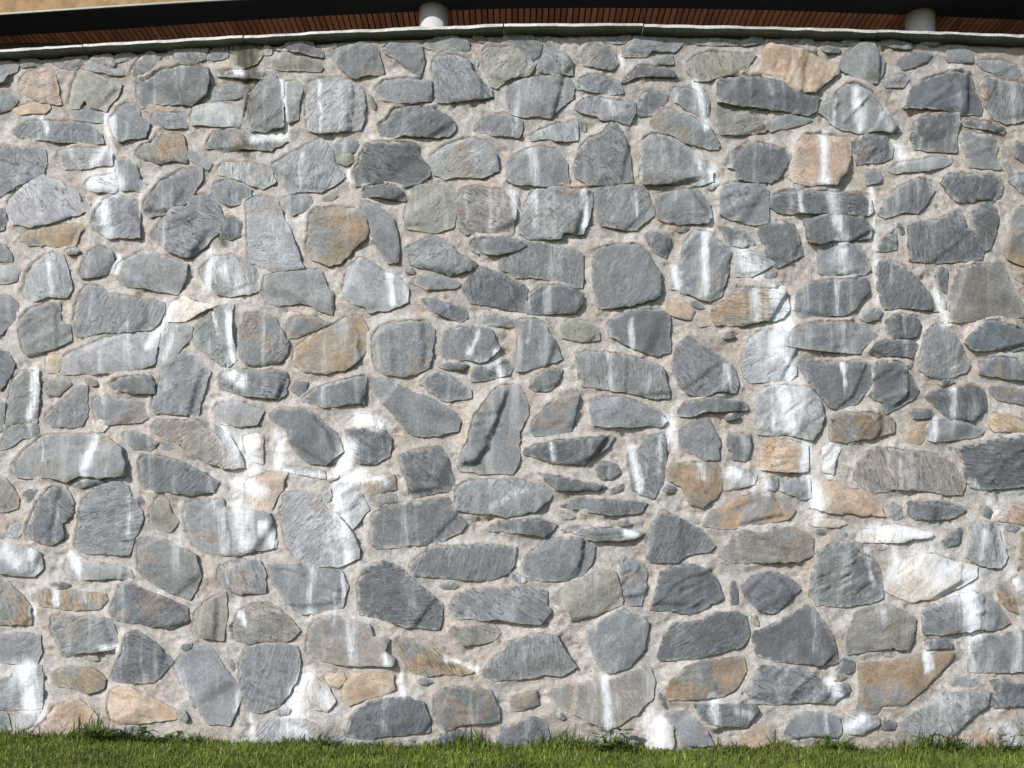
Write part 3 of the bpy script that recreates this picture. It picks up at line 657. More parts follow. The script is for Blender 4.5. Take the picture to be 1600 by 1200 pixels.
g 970,320 980,200 1090,180 1230,110 1310,100 1390,110 1460,190 1530,290 1470,330 1330,335 1150,360 980,365
o 1430,60 1490,40 1530,120 1570,230 1510,210 1450,150
d 980,440 990,400 1080,400 1160,420 1150,445 1000,455
g 1260,590 1270,450 1300,390 1430,370 1600,350 1720,340 1720,590 1500,595 1320,600
o 565,850 580,680 575,560 640,550 800,530 950,500 1040,490 1170,480 1130,560 1010,670 860,800 720,810 690,860 600,860
d 1425,820 1440,720 1400,660 1500,650 1600,690 1700,720 1700,780 1580,805 1450,830
l 830,920 900,870 1010,810 1100,730 1160,740 1260,720 1410,730 1410,800 1290,860 1210,940 1150,1010 1080,980 980,1000 900,990
l 480,960 500,890 550,850 600,880 700,890 690,930 600,990 510,985
d 705,950 720,895 800,920 790,960
g 110,1000 130,900 200,860 330,850 450,890 470,980 440,1010 300,1000 130,1020
l 1430,1050 1450,960 1520,910 1640,880 1700,900 1700,1060 1500,1070
d 430,590 480,520 540,540 545,590 500,610
l 1150,680 1170,640 1300,650 1330,680 1240,690
"""
STAINS = """
w .8 10 172,185 174,240 177,300
w .8 22 150,285 175,285
w .8 13 160,318 168,365
w .35 22 335,170 365,190
w .8 8 395,215 445,215
w .95 5 442,128 445,170 448,215
w .8 3 497,125 502,205
w .7 3 547,130 546,200
w .35 10 531,130 530,200
w .5 6 470,240 468,290
w .8 7 545,262 547,282
w .85 9 800,300 805,330
w .6 10 830,232 838,285
w .9 7 913,300 913,350
w .5 8 833,300 838,350
w .5 15 950,150 958,172
w .9 6 970,90 973,105
w .6 4 995,300 997,340
w .8 8 1088,130 1098,165 1105,200
w .5 11 1090,230 1100,285
w .9 8 1113,265 1118,285
w .8 9 1112,340 1108,365
w .9 6 1102,365 1103,460
w .9 8 1053,420 1060,445
w .7 20 1160,390 1180,425
w .95 16 1212,455 1222,480 1215,520 1210,555
w .95 12 1220,450 1232,480 1228,510
w .95 10 1215,545 1232,565 1238,592
w .7 10 1180,455 1182,500
w .9 14 1222,605 1240,680
w .5 6 1208,600 1210,675
w .9 12 1258,690 1260,745
w .8 12 1302,700 1295,740
w .9 14 1270,750 1280,785 1275,805
w 1. 8 1285,210 1288,250 1290,288
w .8 5 1250,303 1253,333
w .6 14 1300,303 1305,335
w .8 6 1360,290 1363,332
w .6 14 1305,338 1320,370
w .6 12 1312,375 1320,425
w .5 8 1310,440 1308,490
w .6 7 1365,345 1368,400 1368,470
w .9 9 1462,455 1478,500
w .5 12 1316,510 1318,545
w .8 5 1318,568 1320,600
w .8 8 1338,140 1345,200
w .5 10 1378,170 1388,200
w .6 2.5 1305,150 1304,200
w .85 11 1397,222 1412,245
w .5 9 1490,605 1492,650
w .8 6 1461,657 1458,690
w .4 14 1420,710 1422,765
w .4 5 1442,708 1440,765
w 1. 11 1360,828 1400,832 1455,838
w .8 14 1395,850 1400,900
w .6 10 1455,845 1456,880
w .6 25 1440,880 1480,920
w 1. 17 1512,915 1520,990
w .8 16 1480,890 1520,900
w .7 12 1575,885 1592,920
w .7 8 1540,830 1536,870
w .7 6 1566,825 1577,880
w .5 8 1356,860 1366,915
w .9 8 1445,1015 1452,1045
w .6 7 1516,1000 1522,1050
w .5 9 1592,990 1592,1045
w .85 11 1298,1065 1315,1092
w .5 7 1290,1110 1294,1150
w .8 13 1330,1135 1350,1125
w .5 10 1475,1100 1510,1090
w .7 14 1578,1140 1590,1175
w .7 10 1112,1090 1120,1130
w .5 12 1155,1112 1172,1120
w 1.1 14 1032,1130 1030,1185
w .7 12 1018,1110 1005,1130
w .9 9 946,1062 952,1135
w 1. 11 1045,655 1050,690
w .95 8 988,700 1000,765
w .7 3 1031,680 1032,720
w .7 14 1140,738 1180,755
w .5 10 1095,727 1098,745
w .6 16 1190,740 1200,760
w .9 7 978,832 992,836
w .8 4 863,695 865,716
w .5 8 950,555 956,610
w .6 6 985,500 990,545
w .35 12 1010,580 1015,610
w .6 10 1135,570 1140,605
w .4 16 1182,530 1196,590
w .7 5 746,520 732,552
w .9 7 775,548 782,590
w .95 7 607,428 610,450 612,470
w .45 8 632,440 634,468
w .9 14 565,652 590,662
w 1.1 15 548,700 538,720 545,748
w 1.1 15 530,740 560,745
w .8 9 560,748 600,752
w 1. 9 433,680 436,700 434,730
w .8 6 440,735 480,742 530,742
w .9 9 523,755 530,790
w 1. 11 528,785 540,830 545,880
w .4 14 515,800 520,880
w .9 6 350,665 360,690 372,720
w 1. 14 392,690 396,735
w 1. 16 370,755 405,768
w .85 17 372,785 380,850
w .5 14 345,800 350,860
w .85 12 408,820 425,850
w 1. 6 358,490 360,530 363,562
w .8 2.5 334,488 342,530
w .95 13 358,585 375,595
w .8 9 331,390 325,450
w 0.52 30 345,420 375,445
w 1. 9 268,475 255,505 244,520
w .85 8 241,522 232,540
w .5 8 275,500 255,560
w .8 9 148,682 138,715 131,745
w .6 2.5 65,688 65,720
w .9 7 56,580 47,655
w .5 5 202,775 200,840
w .85 6 187,400 183,425
w .6 20 5,860 30,880
w .8 8 50,860 55,890
w .85 9 115,868 122,892
w .6 5 74,410 80,460
w .8 6 65,188 70,205
w .4 12 110,235 120,255
w .75 8 165,232 142,258
w .85 8 368,112 376,115
w .5 10 488,890 482,955
w .7 4 534,885 538,932
w .5 14 545,970 550,1035
w 1.1 14 478,1055 462,1085 462,1110
w .9 12 505,1085 515,1105
w .7 18 450,1135 475,1150
w 1.1 14 40,1045 46,1105
w .8 7 50,945 52,972
w .9 6 86,922 88,945
w .6 6 130,925 132,940
w .9 7 162,1012 182,1012
w .4 16 280,1050 300,1100
w .5 7 372,1080 366,1110
w .8 6 394,1120 396,1155
w .9 5 376,958 380,975
w .8 8 603,1025 608,1038
w .75 7 695,1030 745,1045
w .7 6 625,1055 630,1085
w .35 14 785,945 800,965
w .3 10 1290,500 1350,520
w .35 18 25,240 30,290
w .3 14 1575,560 1590,570
w .5 10 1520,750 1560,800
w .35 20 420,340 440,400
w .4 10 770,790 820,765
w .35 16 350,620 385,640
w .3 12 640,940 660,960
w .4 12 740,560 770,570
w .5 8 1405,720 1410,765
w .3 16 1480,880 1500,930
m 1.4 9 380,62 378,85 380,103
m 1.1 7 392,80 396,105
m 1.0 7 386,112 390,140 388,172
m 1.2 6 386,222 387,242
m .9 7 346,372 352,380
m .5 10 480,95 500,103
m .5 9 440,105 500,108
m .5 10 285,90 305,92
m .7 6 1355,56 1368,60
m .5 14 1010,290 1030,292
m .4 10 950,355 965,362
r .9 12 1112,742 1122,752
r 1. 6 1537,140 1540,150
r .5 14 1150,505 1165,480
r .8 12 1590,400 1600,420
r .7 12 1350,660 1380,680
r .8 10 1540,1160 1530,1150
r .6 10 880,290 910,292
r .7 8 738,1070 745,1075
r .5 8 1350,230 1345,270
r .7 14 530,340 545,350
r .6 16 470,545 500,560
r .9 14 670,1030 700,1045
r .8 14 1075,1080 1060,1090
r .6 16 1250,850 1240,865
r .9 10 130,1065 145,1072
w 0.55 38 360,690 385,760 380,830
w 0.55 36 540,715 545,790 520,850
w 0.51 34 1215,470 1225,540 1240,640
w 0.49 30 1265,700 1280,790
w 0.53 40 1400,845 1480,890 1530,960
w 0.51 30 30,1050 60,1110
w 0.51 34 470,1080 450,1140
w 0.53 28 1015,1120 1040,1170
w .28 26 170,180 175,320
w .26 30 345,420 365,540
w .26 26 255,480 245,560
w .25 26 1290,300 1310,420
w .25 24 1070,640 1050,700
w .28 30 1150,735 1200,760
w .25 26 800,300 905,330
w .24 24 1090,150 1110,280
w .24 30 20,840 60,900
w .28 30 1560,840 1590,930
w .25 24 1500,1000 1540,1060
w .24 24 1300,1060 1320,1110
w .22 20 1130,1100 1160,1130
"""

def read_stones():
    out = []; ox = oy = 0
    for ln in STONES.strip().splitlines():
        ln = ln.strip()
        if not ln: continue
        if ln[0] == '@':
            ox, oy = map(float, ln[1:].split(',')); continue
        c, *pts = ln.split()
        P = np.array([[float(v) for v in p.split(',')] for p in pts]) / 4.0 + (ox, oy)
        out.append((c, P))
    return out

def read_stains():
    out = []
    for ln in STAINS.strip().splitlines():
        t, s, w, *pts = ln.split()
        out.append((t, float(s), float(w), np.array([[float(v) for v in p.split(',')] for p in pts])))
    return out
STAIN_LIST = read_stains()  # one moss stroke paints the shade in a hole below a stone
rdr = random.Random(909)
for _ in range(100):                                            # many faint run-offs starting at the joints
    cxx = rdr.choice((60, 170, 360, 380, 500, 545, 820, 950, 1090, 1210, 1240, 1290, 1400, 1510, 1560)) if rdr.random() < .6 else rdr.uniform(0, 1600)
    x_ = cxx + rdr.gauss(0, 28); y_ = rdr.uniform(110, 1080); L_ = rdr.uniform(25, 130)
    STAIN_LIST.append(('w', rdr.uniform(.16, .46), rdr.uniform(3, 12), np.array([(x_, y_), (x_ + rdr.gauss(0, 3), y_ + L_ / 2), (x_ + rdr.gauss(0, 4), y_ + L_)])))

def seg_dist(px, py, P, closed=True):
    Q = np.roll(P, -1, 0) if closed else P[1:]
    A = P if closed else P[:-1]
    d = np.full(px.shape, 1e9)
    for (ax, ay), (bx, by) in zip(A, Q):
        vx, vy = bx - ax, by - ay
        t = np.clip(((px - ax) * vx + (py - ay) * vy) / (vx * vx + vy * vy + 1e-9), 0, 1)
        d = np.minimum(d, np.hypot(px - ax - t * vx, py - ay - t * vy))
    return d

def inside(px, py, P):
    r = np.zeros(px.shape, bool)
    Q = np.roll(P, -1, 0)
    for (ax, ay), (bx, by) in zip(P, Q):
        if ay == by: continue
        c = (ay > py) != (by > py)
        r ^= c & (px < (bx - ax) * (py - ay) / (by - ay) + ax)
    return r

def stain_fields(px, py):
    """white, moss and rust amounts at wall positions"""
    wx = px + (fbm(px / 9, py / 26, 501) - 0.5) * 9
    wy = py + (fbm(px / 16, py / 16, 502) - 0.5) * 8
    out = {'w': np.zeros(px.shape), 'm': np.zeros(px.shape), 'r': np.zeros(px.shape)}
    for t, s, w, P in STAIN_LIST:
        x0, y0 = P.min(0) - 2.4 * w - 6; x1, y1 = P.max(0) + 2.4 * w + 6
        if t == 'w' and w < 20: y1 += 16 + .55 * (P[-1, 1] - P[0, 1])
        k = np.nonzero((px > x0) & (px < x1) & (py > y0) & (py < y1))[0]
        if not len(k): continue
        d = seg_dist(wx[k], wy[k], P, closed=False)
        v = s * np.exp(-(d / w) ** 1.6) * 1.08
        if t == 'w' and w < 20 and P[-1, 1] - P[0, 1] > 12:      # thin run-off below the streak
            tl = np.array([P[-1], P[-1] + (3, 16 + .55 * (P[-1, 1] - P[0, 1]))])
            d2 = seg_dist(wx[k], wy[k], tl, closed=False)
            f = np.clip((wy[k] - P[-1, 1]) / (tl[1, 1] - P[-1, 1]), 0, 1)
            v = np.maximum(v, s * .62 * (1 - f) * np.exp(-(d2 / (w * .8)) ** 1.6))
        out[t][k] = np.maximum(out[t][k], v)
    return out

TINT = {'g': (.164, .177, .189), 'd': (.105, .116, .127), 'l': (.238, .251, .264), 'b': (.36, .285, .215),
        'o': (.265, .205, .148), 'r': (.205, .178, .140), 'v': (.205, .205, .178), 'n': (.190, .178, .160),
        'p': (.50, .455, .42), 'm': (.25, .25, .19)}
RUST = np.array((.235, .168, .108)); MOSS = np.array((.030, .029, .011)); GREY = np.array((.17, .18, .185))
PART_LABEL = {'o': 'rust-stained brown stone', 'r': 'grey stone with rusty brown patches', 'b': 'sandy beige stone',
              'p': 'chalky pale stone', 'm': 'mossy boulder under the coping', 'v': 'olive-tinged grey stone'}

STEPS = [((800, 604), (744, 736), .040, 14), ((91, 472), (87, 522), .012, 4), ((49, 232), (47, 282), .022, 8), ((60, 735), (64, 682), .018, 5),
         ((337, 937), (336, 997), .024, 6), ((980, 560), (976, 605), .008, 3), ((552, 125), (545, 202), .022, 8), ((612, 510), (615, 585), .006, 4),
         ((660, 500), (662, 582), .016, 8), ((560, 495), (562, 545), .018, 7), ((92, 762), (82, 808), .014, 5), ((912, 845), (905, 897), .022, 6),
         ((1550, 817), (1560, 875), .016, 6), ((162, 970), (172, 1012), .018, 5), ((531, 912), (530, 947), .016, 5), ((1542, 927), (1532, 982), .012, 5),
         ((487, 647), (535, 705), .022, 7), ((1562, 125), (1547, 150), .010, 4), ((1505, 370), (1470, 400), .008, 4), ((815, 475), (850, 455), .012, 5)]

def rough_outline(P, rng, seed):
    L = np.hypot(*(np.roll(P, -1, 0) - P).T)
    pts = []
    for i in range(len(P)):
        n = max(1, int(round(L[i] / 3.2)))
        for k in range(n): pts.append(P[i] + (P[(i + 1) % len(P)] - P[i]) * k / n)
    pts = np.array(pts)
    # break the line of the outline
    sz = math.sqrt(abs(np.sum(P[:, 0] * np.roll(P[:, 1], -1) - P[:, 1] * np.roll(P[:, 0], -1))) / 2)
    amp = min(1.0, sz / 45)
    t = np.roll(pts, -1, 0) - np.roll(pts, 1, 0)
    nrm = np.stack([t[:, 1], -t[:, 0]], 1) / (np.hypot(*t.T)[:, None] + 1e-6)
    # chipped edge: straight runs between random knicks
    run = np.cumsum(np.hypot(*t.T)) * .5
    kx = np.cumsum([rng.uniform(4, 15) for _ in range(int(run[-1] / 6) + 4)]); ky = [rng.uniform(-1, 1) for _ in kx]
    dsp = np.interp(run, kx, ky) * 1.5 + (fbm(pts[:, 0] / 14, pts[:, 1] / 14, seed, 2) - 0.5) * 1.0 + (vnoise(pts[:, 0] / 3.0, pts[:, 1] / 3.0, seed + 5) - 0.5) * 1.5
    ctr = P.mean(0)
    sgn = 1.0 if np.mean(np.sum(nrm * (pts - ctr), 1)) > 0 else -1.0
    return pts + nrm * (dsp * amp + sgn * 1.7)[:, None], sz

def stone_mesh(cls, P, k, step=2.9):
    rng = random.Random(1000 + k)
    seed = 3000 + k * 7
    out, sz = rough_outline(P, rng, seed)
    c = out.mean(0)
    big = min(1.0, sz / 75)
    H = 0.011 + 0.024 * big * rng.uniform(0.45, 1.35)
    lo, hi = out.min(0), out.max(0)
    if cls == 'd' and (hi - lo)[0] > 2.2 * (hi - lo)[1]: H = min(.045, H * 1.9)      # thin slabs stand out like ledges
    gx, gy = np.meshgrid(np.arange(lo[0], hi[0], step), np.arange(lo[1], hi[1], step))
    gx = gx.ravel(); gy = gy.ravel()
    gx = gx + (hash2(np.arange(len(gx)), np.full(len(gx), k), 3) - .5) * step * .7
    gy = gy + (hash2(np.arange(len(gx)), np.full(len(gx), k), 4) - .5) * step * .7
    keep = inside(gx, gy, out)
    gx, gy = gx[keep], gy[keep]
    keep = seg_dist(gx, gy, out) > step * 0.5
    pin = np.stack([gx[keep], gy[keep]], 1)
    allp = np.concatenate([out, pin])
    n_o = len(out)
    res = delaunay_2d_cdt([Vector(p) for p in allp], [], [list(range(n_o))], 1, 1e-4)
    V2 = np.array([tuple(v) for v in res[0]]); Fc = [list(f) for f in res[2]]
    px, py = V2[:, 0], V2[:, 1]
    d = seg_dist(px, py, out)
    q = V2 - c
    mpp = D0 / F_PX
    h = np.full(len(px), H)
    h += (q @ np.array([rng.uniform(-.13, .13), rng.uniform(-.12, .15)])) * mpp
    for j in range(rng.randint(3, 5)):                         # cleft faces: one broad and gentle, the rest near the rim
        a = rng.uniform(0, 2 * math.pi); dv = np.array([math.cos(a), math.sin(a)])
        pr = q @ dv; off = (out - c) @ dv
        o_ = off.max() * (rng.uniform(-.15, .45) if j == 0 else rng.uniform(.5, .93))
        sl = rng.uniform(.08, .34) if j == 0 else rng.uniform(.35, 1.6)
        h = np.minimum(h, H - np.maximum(0, pr - o_) * mpp * sl)
    for (x0, y0), (x1, y1), drop, wid in STEPS:                # breaks seen on particular stones
        mx_, my_ = (x0 + x1) / 2, (y0 + y1) / 2
        if lo[0] < mx_ < hi[0] and lo[1] < my_ < hi[1] and inside(np.array([mx_]), np.array([my_]), out)[0]:
            L_ = math.hypot(x1 - x0, y1 - y0); nv = np.array([(y1 - y0) / L_, -(x1 - x0) / L_])
            sd = (np.stack([px, py], 1) - (mx_, my_)) @ nv + (vnoise(px / 9, py / 9, seed + 9) - .5) * 5
            h -= drop * sstep(-wid / 2, wid / 2, sd); h += .35 * drop
    ang = rng.uniform(-0.9, 0.9) if rng.random() < .75 else rng.uniform(0, 3.1)
    u = q[:, 0] * math.cos(ang) + q[:, 1] * math.sin(ang); v = -q[:, 0] * math.sin(ang) + q[:, 1] * math.cos(ang)
    if rng.random() < .55:                                     # foliation steps
        lv = rng.choice((3, 4, 5))
        t = fbm(u / 70, v / 22, seed + 50, 3) * lv
        h += ((np.floor(t) + sstep(.43, .57, t - np.floor(t))) / lv - .5) * rng.uniform(.012, .034)
    h += (fbm(px / 34, py / 34, seed + 60) - .5) * .008
    h += (fbm(px / 11, py / 11, seed + 61) - .5) * .0052
    h += (fbm(u / 26, v / 5, seed + 62) - .5) * .0048
    e = rng.uniform(1.2, 3.6); r = rng.uniform(.002, .006)
    dr = (q @ np.array([.75, .66])) / (np.hypot(*q.T) + 1e-6)
    h -= r * (.35 + .65 * sstep(-.3, .5, dr)) * np.clip(1 - d / e, 0, 1) ** 2
    h = np.maximum(h, 0.004 + 0.32 * H)
    # skirt from the rim back into the bed
    cnt = {}
    for f in Fc:
        for i in range(len(f)):
            a_, b_ = f[i], f[(i + 1) % len(f)]
            if (b_, a_) in cnt: cnt[(b_, a_)] = 0
            else: cnt[(a_, b_)] = 1
    rim = [e_ for e_, w in cnt.items() if w]
    W = wall_points(px, py, h, H)
    # orientation
    f0 = Fc[0]; nn = np.cross(W[f0[1]] - W[f0[0]], W[f0[2]] - W[f0[0]])
    flip = nn[1] > 0
    if flip: Fc = [f[::-1] for f in Fc]; rim = [(b_, a_) for a_, b_ in rim]
    rim_h = np.array([h[a_] for a_, b_ in rim]); rim_p = np.array([(px[a_], py[a_]) for a_, b_ in rim])
    n = len(px)
    ids = sorted({i for e_ in rim for i in e_})
    mp = {i: n + j for j, i in enumerate(ids)}; mb = {i: n + len(ids) + j for j, i in enumerate(ids)}
    ia = np.array(ids)
    back = wall_points(px[ia], py[ia], np.full(len(ia), -0.035), H)
    W = np.concatenate([W, W[ia], back])
    sk = [(mp[b_], mp[a_], mb[a_], mb[b_]) for a_, b_ in rim]
    # attributes
    st = stain_fields(px, py)
    base = np.array(TINT[cls]) * rng.uniform(.86, 1.16) * np.array((rng.uniform(.97, 1.03), 1, rng.uniform(.96, 1.04)))
    tint = np.repeat(base[None], n, 0)
    pn = fbm(px / 38, py / 30, seed + 70, 4)[:, None]
    if cls == 'o': tint = tint * (1 - sstep(.49, .62, pn) * .8) + GREY * sstep(.49, .62, pn) * .8; tint = tint * (1 - sstep(.5, .36, pn) * .6) + RUST * sstep(.5, .36, pn) * .6
    if cls == 'r': tint = tint * (1 - sstep(.47, .33, pn) * .75) + RUST * sstep(.47, .33, pn) * .75; tint = tint * (1 - sstep(.54, .68, pn) * .9) + GREY * sstep(.54, .68, pn) * .9
    if cls == 'b': tint = tint * (1 - sstep(.56, .74, pn) * .5) + np.array((.26, .245, .225)) * sstep(.56, .74, pn) * .5; tint = tint * (1 - sstep(.47, .33, pn) * .45) + RUST * 1.05 * sstep(.47, .33, pn) * .45
    if cls == 'n': tint = tint * (1 - sstep(.52, .70, pn) * .6) + GREY * sstep(.52, .70, pn) * .6
    if cls in 'gdlv' and rng.random() < .16:                    # faint browning on some grey stones
        tint = tint * (1 - sstep(.46, .30, pn) * .5) + np.array((.24, .19, .14)) * sstep(.46, .30, pn) * .5
    if cls == 'm': tint = tint * (1 - sstep(.40, .58, pn) * .9) + MOSS * 1.5 * sstep(.40, .58, pn) * .9
    tint = tint * (1 - st['r'][:, None] * .85) + RUST * st['r'][:, None] * .85
    tint = tint * (1 - np.clip(st['m'][:, None], 0, .9)) + MOSS * np.clip(st['m'][:, None], 0, .9)
    smear = np.clip(1 - d / rng.uniform(2, 9), 0, 1) * rng.uniform(.5, 1.15) * (.55 + .45 * sstep(.3, -.4, dr))
    def ext(a): return np.concatenate([a, a[ia], a[ia]])
    attrs = {'tint': ext(tint), 'stain': ext(st['w']), 'rim': ext(smear)}
    mask = np.array([True] * len(Fc) + [False] * len(sk))
    return dict(V=W, F=Fc + sk, attrs=attrs, mask=mask, out=out, H=H, area=sz, cls=cls, seed=seed, rim_h=rim_h, rim_p=rim_p, flush=rng.choice((.2, .5, .8, 1.0, 1.15, 1.3)))

stones = [stone_mesh(c, P, k) for k, (c, P) in enumerate(read_stones())]

# coping line (top edge of the slabs)
CP_X = np.array([-430, 0, 60, 140, 260, 387, 500, 662, 787, 900, 1003, 1200, 1363, 1600, 2030.])
CP_Y = np.array([104, 77.5, 73, 68.5, 61.5, 54.5, 48.5, 40.5, 36, 35.2, 36, 40.5, 45, 52.5, 70.])

# stones the photograph cuts off or leaves out on either side, so that the wall goes on
rs = random.Random(77)
beyond = []
for side in (0, 1):
    y = 66.0
    while y < 1170:
        hgt = rs.uniform(55, 95)
        x = -4.0 - rs.uniform(0, 40) if side == 0 else 1604.0 + rs.uniform(0, 45)
        while True:
            w = rs.uniform(60, 130)
            if (x - w < -415) if side == 0 else (x + w > 2008): break
            cx = x - w / 2 if side == 0 else x + w / 2
            n = rs.randint(6, 9); a0 = rs.uniform(0, 6.28)
            pts = []
            for i in range(n):
                a = a0 + (i + rs.uniform(-.3, .3)) * 2 * math.pi / n
                sq = 1 / max(abs(math.cos(a)), abs(math.sin(a))) ** .6
                pts.append((cx + math.cos(a) * w * .44 * sq * rs.uniform(.85, 1), y + hgt / 2 + math.sin(a) * hgt * .42 * sq * rs.uniform(.85, 1)))
            pts = np.array(pts)
            kind_ = rs.choice('ggggddlbrv')
            if side == 0: pts[:, 0] = np.minimum(pts[:, 0], -3)
            else: pts[:, 0] = np.maximum(pts[:, 0], 1603)
            if -140 < cx < 1740:                                 # keep clear of the traced stones, shrinking to fit
                edge_px = np.concatenate([pts + (np.roll(pts, -1, 0) - pts) * t_ for t_ in (0, .5)])
                hit = lambda Q: any((Q[:, 0].max() > s_['out'][:, 0].min() - 3) and (Q[:, 0].min() < s_['out'][:, 0].max() + 3) and (inside(Q[:, 0], Q[:, 1], s_['out']).any() or inside(s_['out'][::4, 0], s_['out'][::4, 1], Q[:n]).any()) for s_ in stones)
                c_ = pts.mean(0); ok_ = False
                for sh in ((0, 1.), (12, .85), (24, .7), (0, .6), (32, .5)):
                    mv = np.array((-sh[0] if side == 0 else sh[0], 0.))
                    if not hit((edge_px - c_) * sh[1] + c_ + mv): ok_ = True; pts = (pts - c_) * sh[1] + c_ + mv; break
                if not ok_: pts = None
            if pts is not None: beyond.append((kind_, pts))
            x += -w if side == 0 else w
        y += hgt
# thin slivers pressed into the wide joints
gx, gy = np.meshgrid(np.arange(-20, 1620, 6.0), np.arange(75, 1150, 6.0))
gx = gx.ravel(); gy = gy.ravel()
def joint_gap(x, y):
    d = np.full(x.shape, 60.0)
    for s_ in stones:
        P = s_['out']; k = np.nonzero((x > P[:, 0].min() - 30) & (x < P[:, 0].max() + 30) & (y > P[:, 1].min() - 30) & (y < P[:, 1].max() + 30))[0]
        if len(k):
            d_ = seg_dist(x[k], y[k], P[::2]); d_[inside(x[k], y[k], P)] = 0
            d[k] = np.minimum(d[k], d_)
    return d
keep = gy > np.interp(gx, CP_X, CP_Y) + 26
gx, gy = gx[keep], gy[keep]
dd = joint_gap(gx, gy)
best = np.zeros(gx.shape); bang = np.zeros(gx.shape)
for an in (-.5, -.2, 0., .2, .5, 1.2):                            # the direction in which the joint runs on
    m_ = np.minimum(joint_gap(gx + 11 * math.cos(an), gy + 11 * math.sin(an)), joint_gap(gx - 11 * math.cos(an), gy - 11 * math.sin(an)))
    bang = np.where(m_ > best, an, bang); best = np.maximum(best, m_)
slivers, taken = [], []
for i in np.argsort(hash2(np.arange(len(gx)), np.zeros(len(gx)), 21)):
    if dd[i] < 6 or best[i] < 3.5 or len(slivers) >= 50: continue
    if any((gx[i] - a) ** 2 + (gy[i] - b) ** 2 < 34 ** 2 for a, b in taken): continue
    hl, ht, an = rs.uniform(8, 14), min(dd[i] * .7, rs.uniform(2.6, 6)), bang[i] + rs.uniform(-.1, .1)
    pts = [(-hl, rs.uniform(-.3, .3) * ht), (-hl * rs.uniform(.2, .7), -ht * rs.uniform(.7, 1)), (hl * rs.uniform(.2, .7), -ht * rs.uniform(.6, 1)), (hl, rs.uniform(-.5, .3) * ht),
           (hl * rs.uniform(.3, .7), ht * rs.uniform(.5, 1)), (-hl * rs.uniform(.3, .8), ht * rs.uniform(.5, 1))]
    slivers.append((rs.choice('ggdddlnv'), np.array([(gx[i] + u * math.cos(an) - v * math.sin(an), gy[i] + u * math.sin(an) + v * math.cos(an)) for u, v in pts])))
    taken.append((gx[i], gy[i]))
slivers = [stone_mesh(c, P, 2000 + k, step=3.0) for k, (c, P) in enumerate(slivers)]
beyond = [stone_mesh(c, P, 600 + k, step=7.0) for k, (c, P) in enumerate(beyond)]

# ------------------------------------------------------------------ the wall
wall = empty('stone_wall', (0.55, D0, 0), 'tall rubble stone wall of grey slate in pale mortar, streaked white with lime', 'wall')

order = sorted(range(len(stones)), key=lambda i: -stones[i]['area'])
single = set(order[:300])
rest = [stones[i] for i in order[300:]] + beyond + slivers
for i in order[:300]:
    s = stones[i]
    top = s['V'].mean(0)
    ob = make_obj('stone', s['V'], s['F'], M_STONE, wall, attrs=s['attrs'], origin=top, smooth_mask=s['mask'])
    if s['cls'] in PART_LABEL: ob['label'] = PART_LABEL[s['cls']]
Vs, Fs, Ms, At = [], [], [], {'tint': [], 'stain': [], 'rim': []}
n0 = 0
for s in rest:
    Vs.append(s['V']); Fs += [[j + n0 for j in f] for f in s['F']]; Ms.append(s['mask'])
    for k in At: At[k].append(s['attrs'][k])
    n0 += len(s['V'])
ob = make_obj('stone_chips', np.concatenate(Vs), Fs, M_STONE, wall, attrs={k: np.concatenate(v) for k, v in At.items()}, smooth_mask=np.concatenate(Ms))
ob['kind'] = 'stuff'

# mortar bed: one height field over the whole wall
MS = 3.1
xs = np.arange(-430, 2030, MS); ys = np.arange(36, 1212, MS)
GX, GY = np.meshgrid(xs, ys)
jx = (hash2(np.arange(GX.size), np.zeros(GX.size), 11).reshape(GX.shape) - .5) * MS * .5
jy = (hash2(np.arange(GX.size), np.zeros(GX.size), 12).reshape(GX.shape) - .5) * MS * .5
GX = GX + jx; GY = GY + jy
hm = (fbm(GX / 60, GY / 60, 901) - .5) * .014 + (fbm(GX / 17, GY / 17, 902) - .5) * .012 + (fbm(GX / 7, GY / 7, 903, 2) - .5) * .006
n1 = fbm(GX / 30 + fbm(GX / 60, GY / 60, 911) * 2, GY / 24, 910, 2)
hm += (1 - np.abs(2 * n1 - 1)) ** 4 * .010 - .004
hm -= .016 * sstep(.70, .78, fbm(GX / 12, GY / 9, 915, 2))      # holes left by the trowel
lip = np.zeros(GX.shape); caps = []
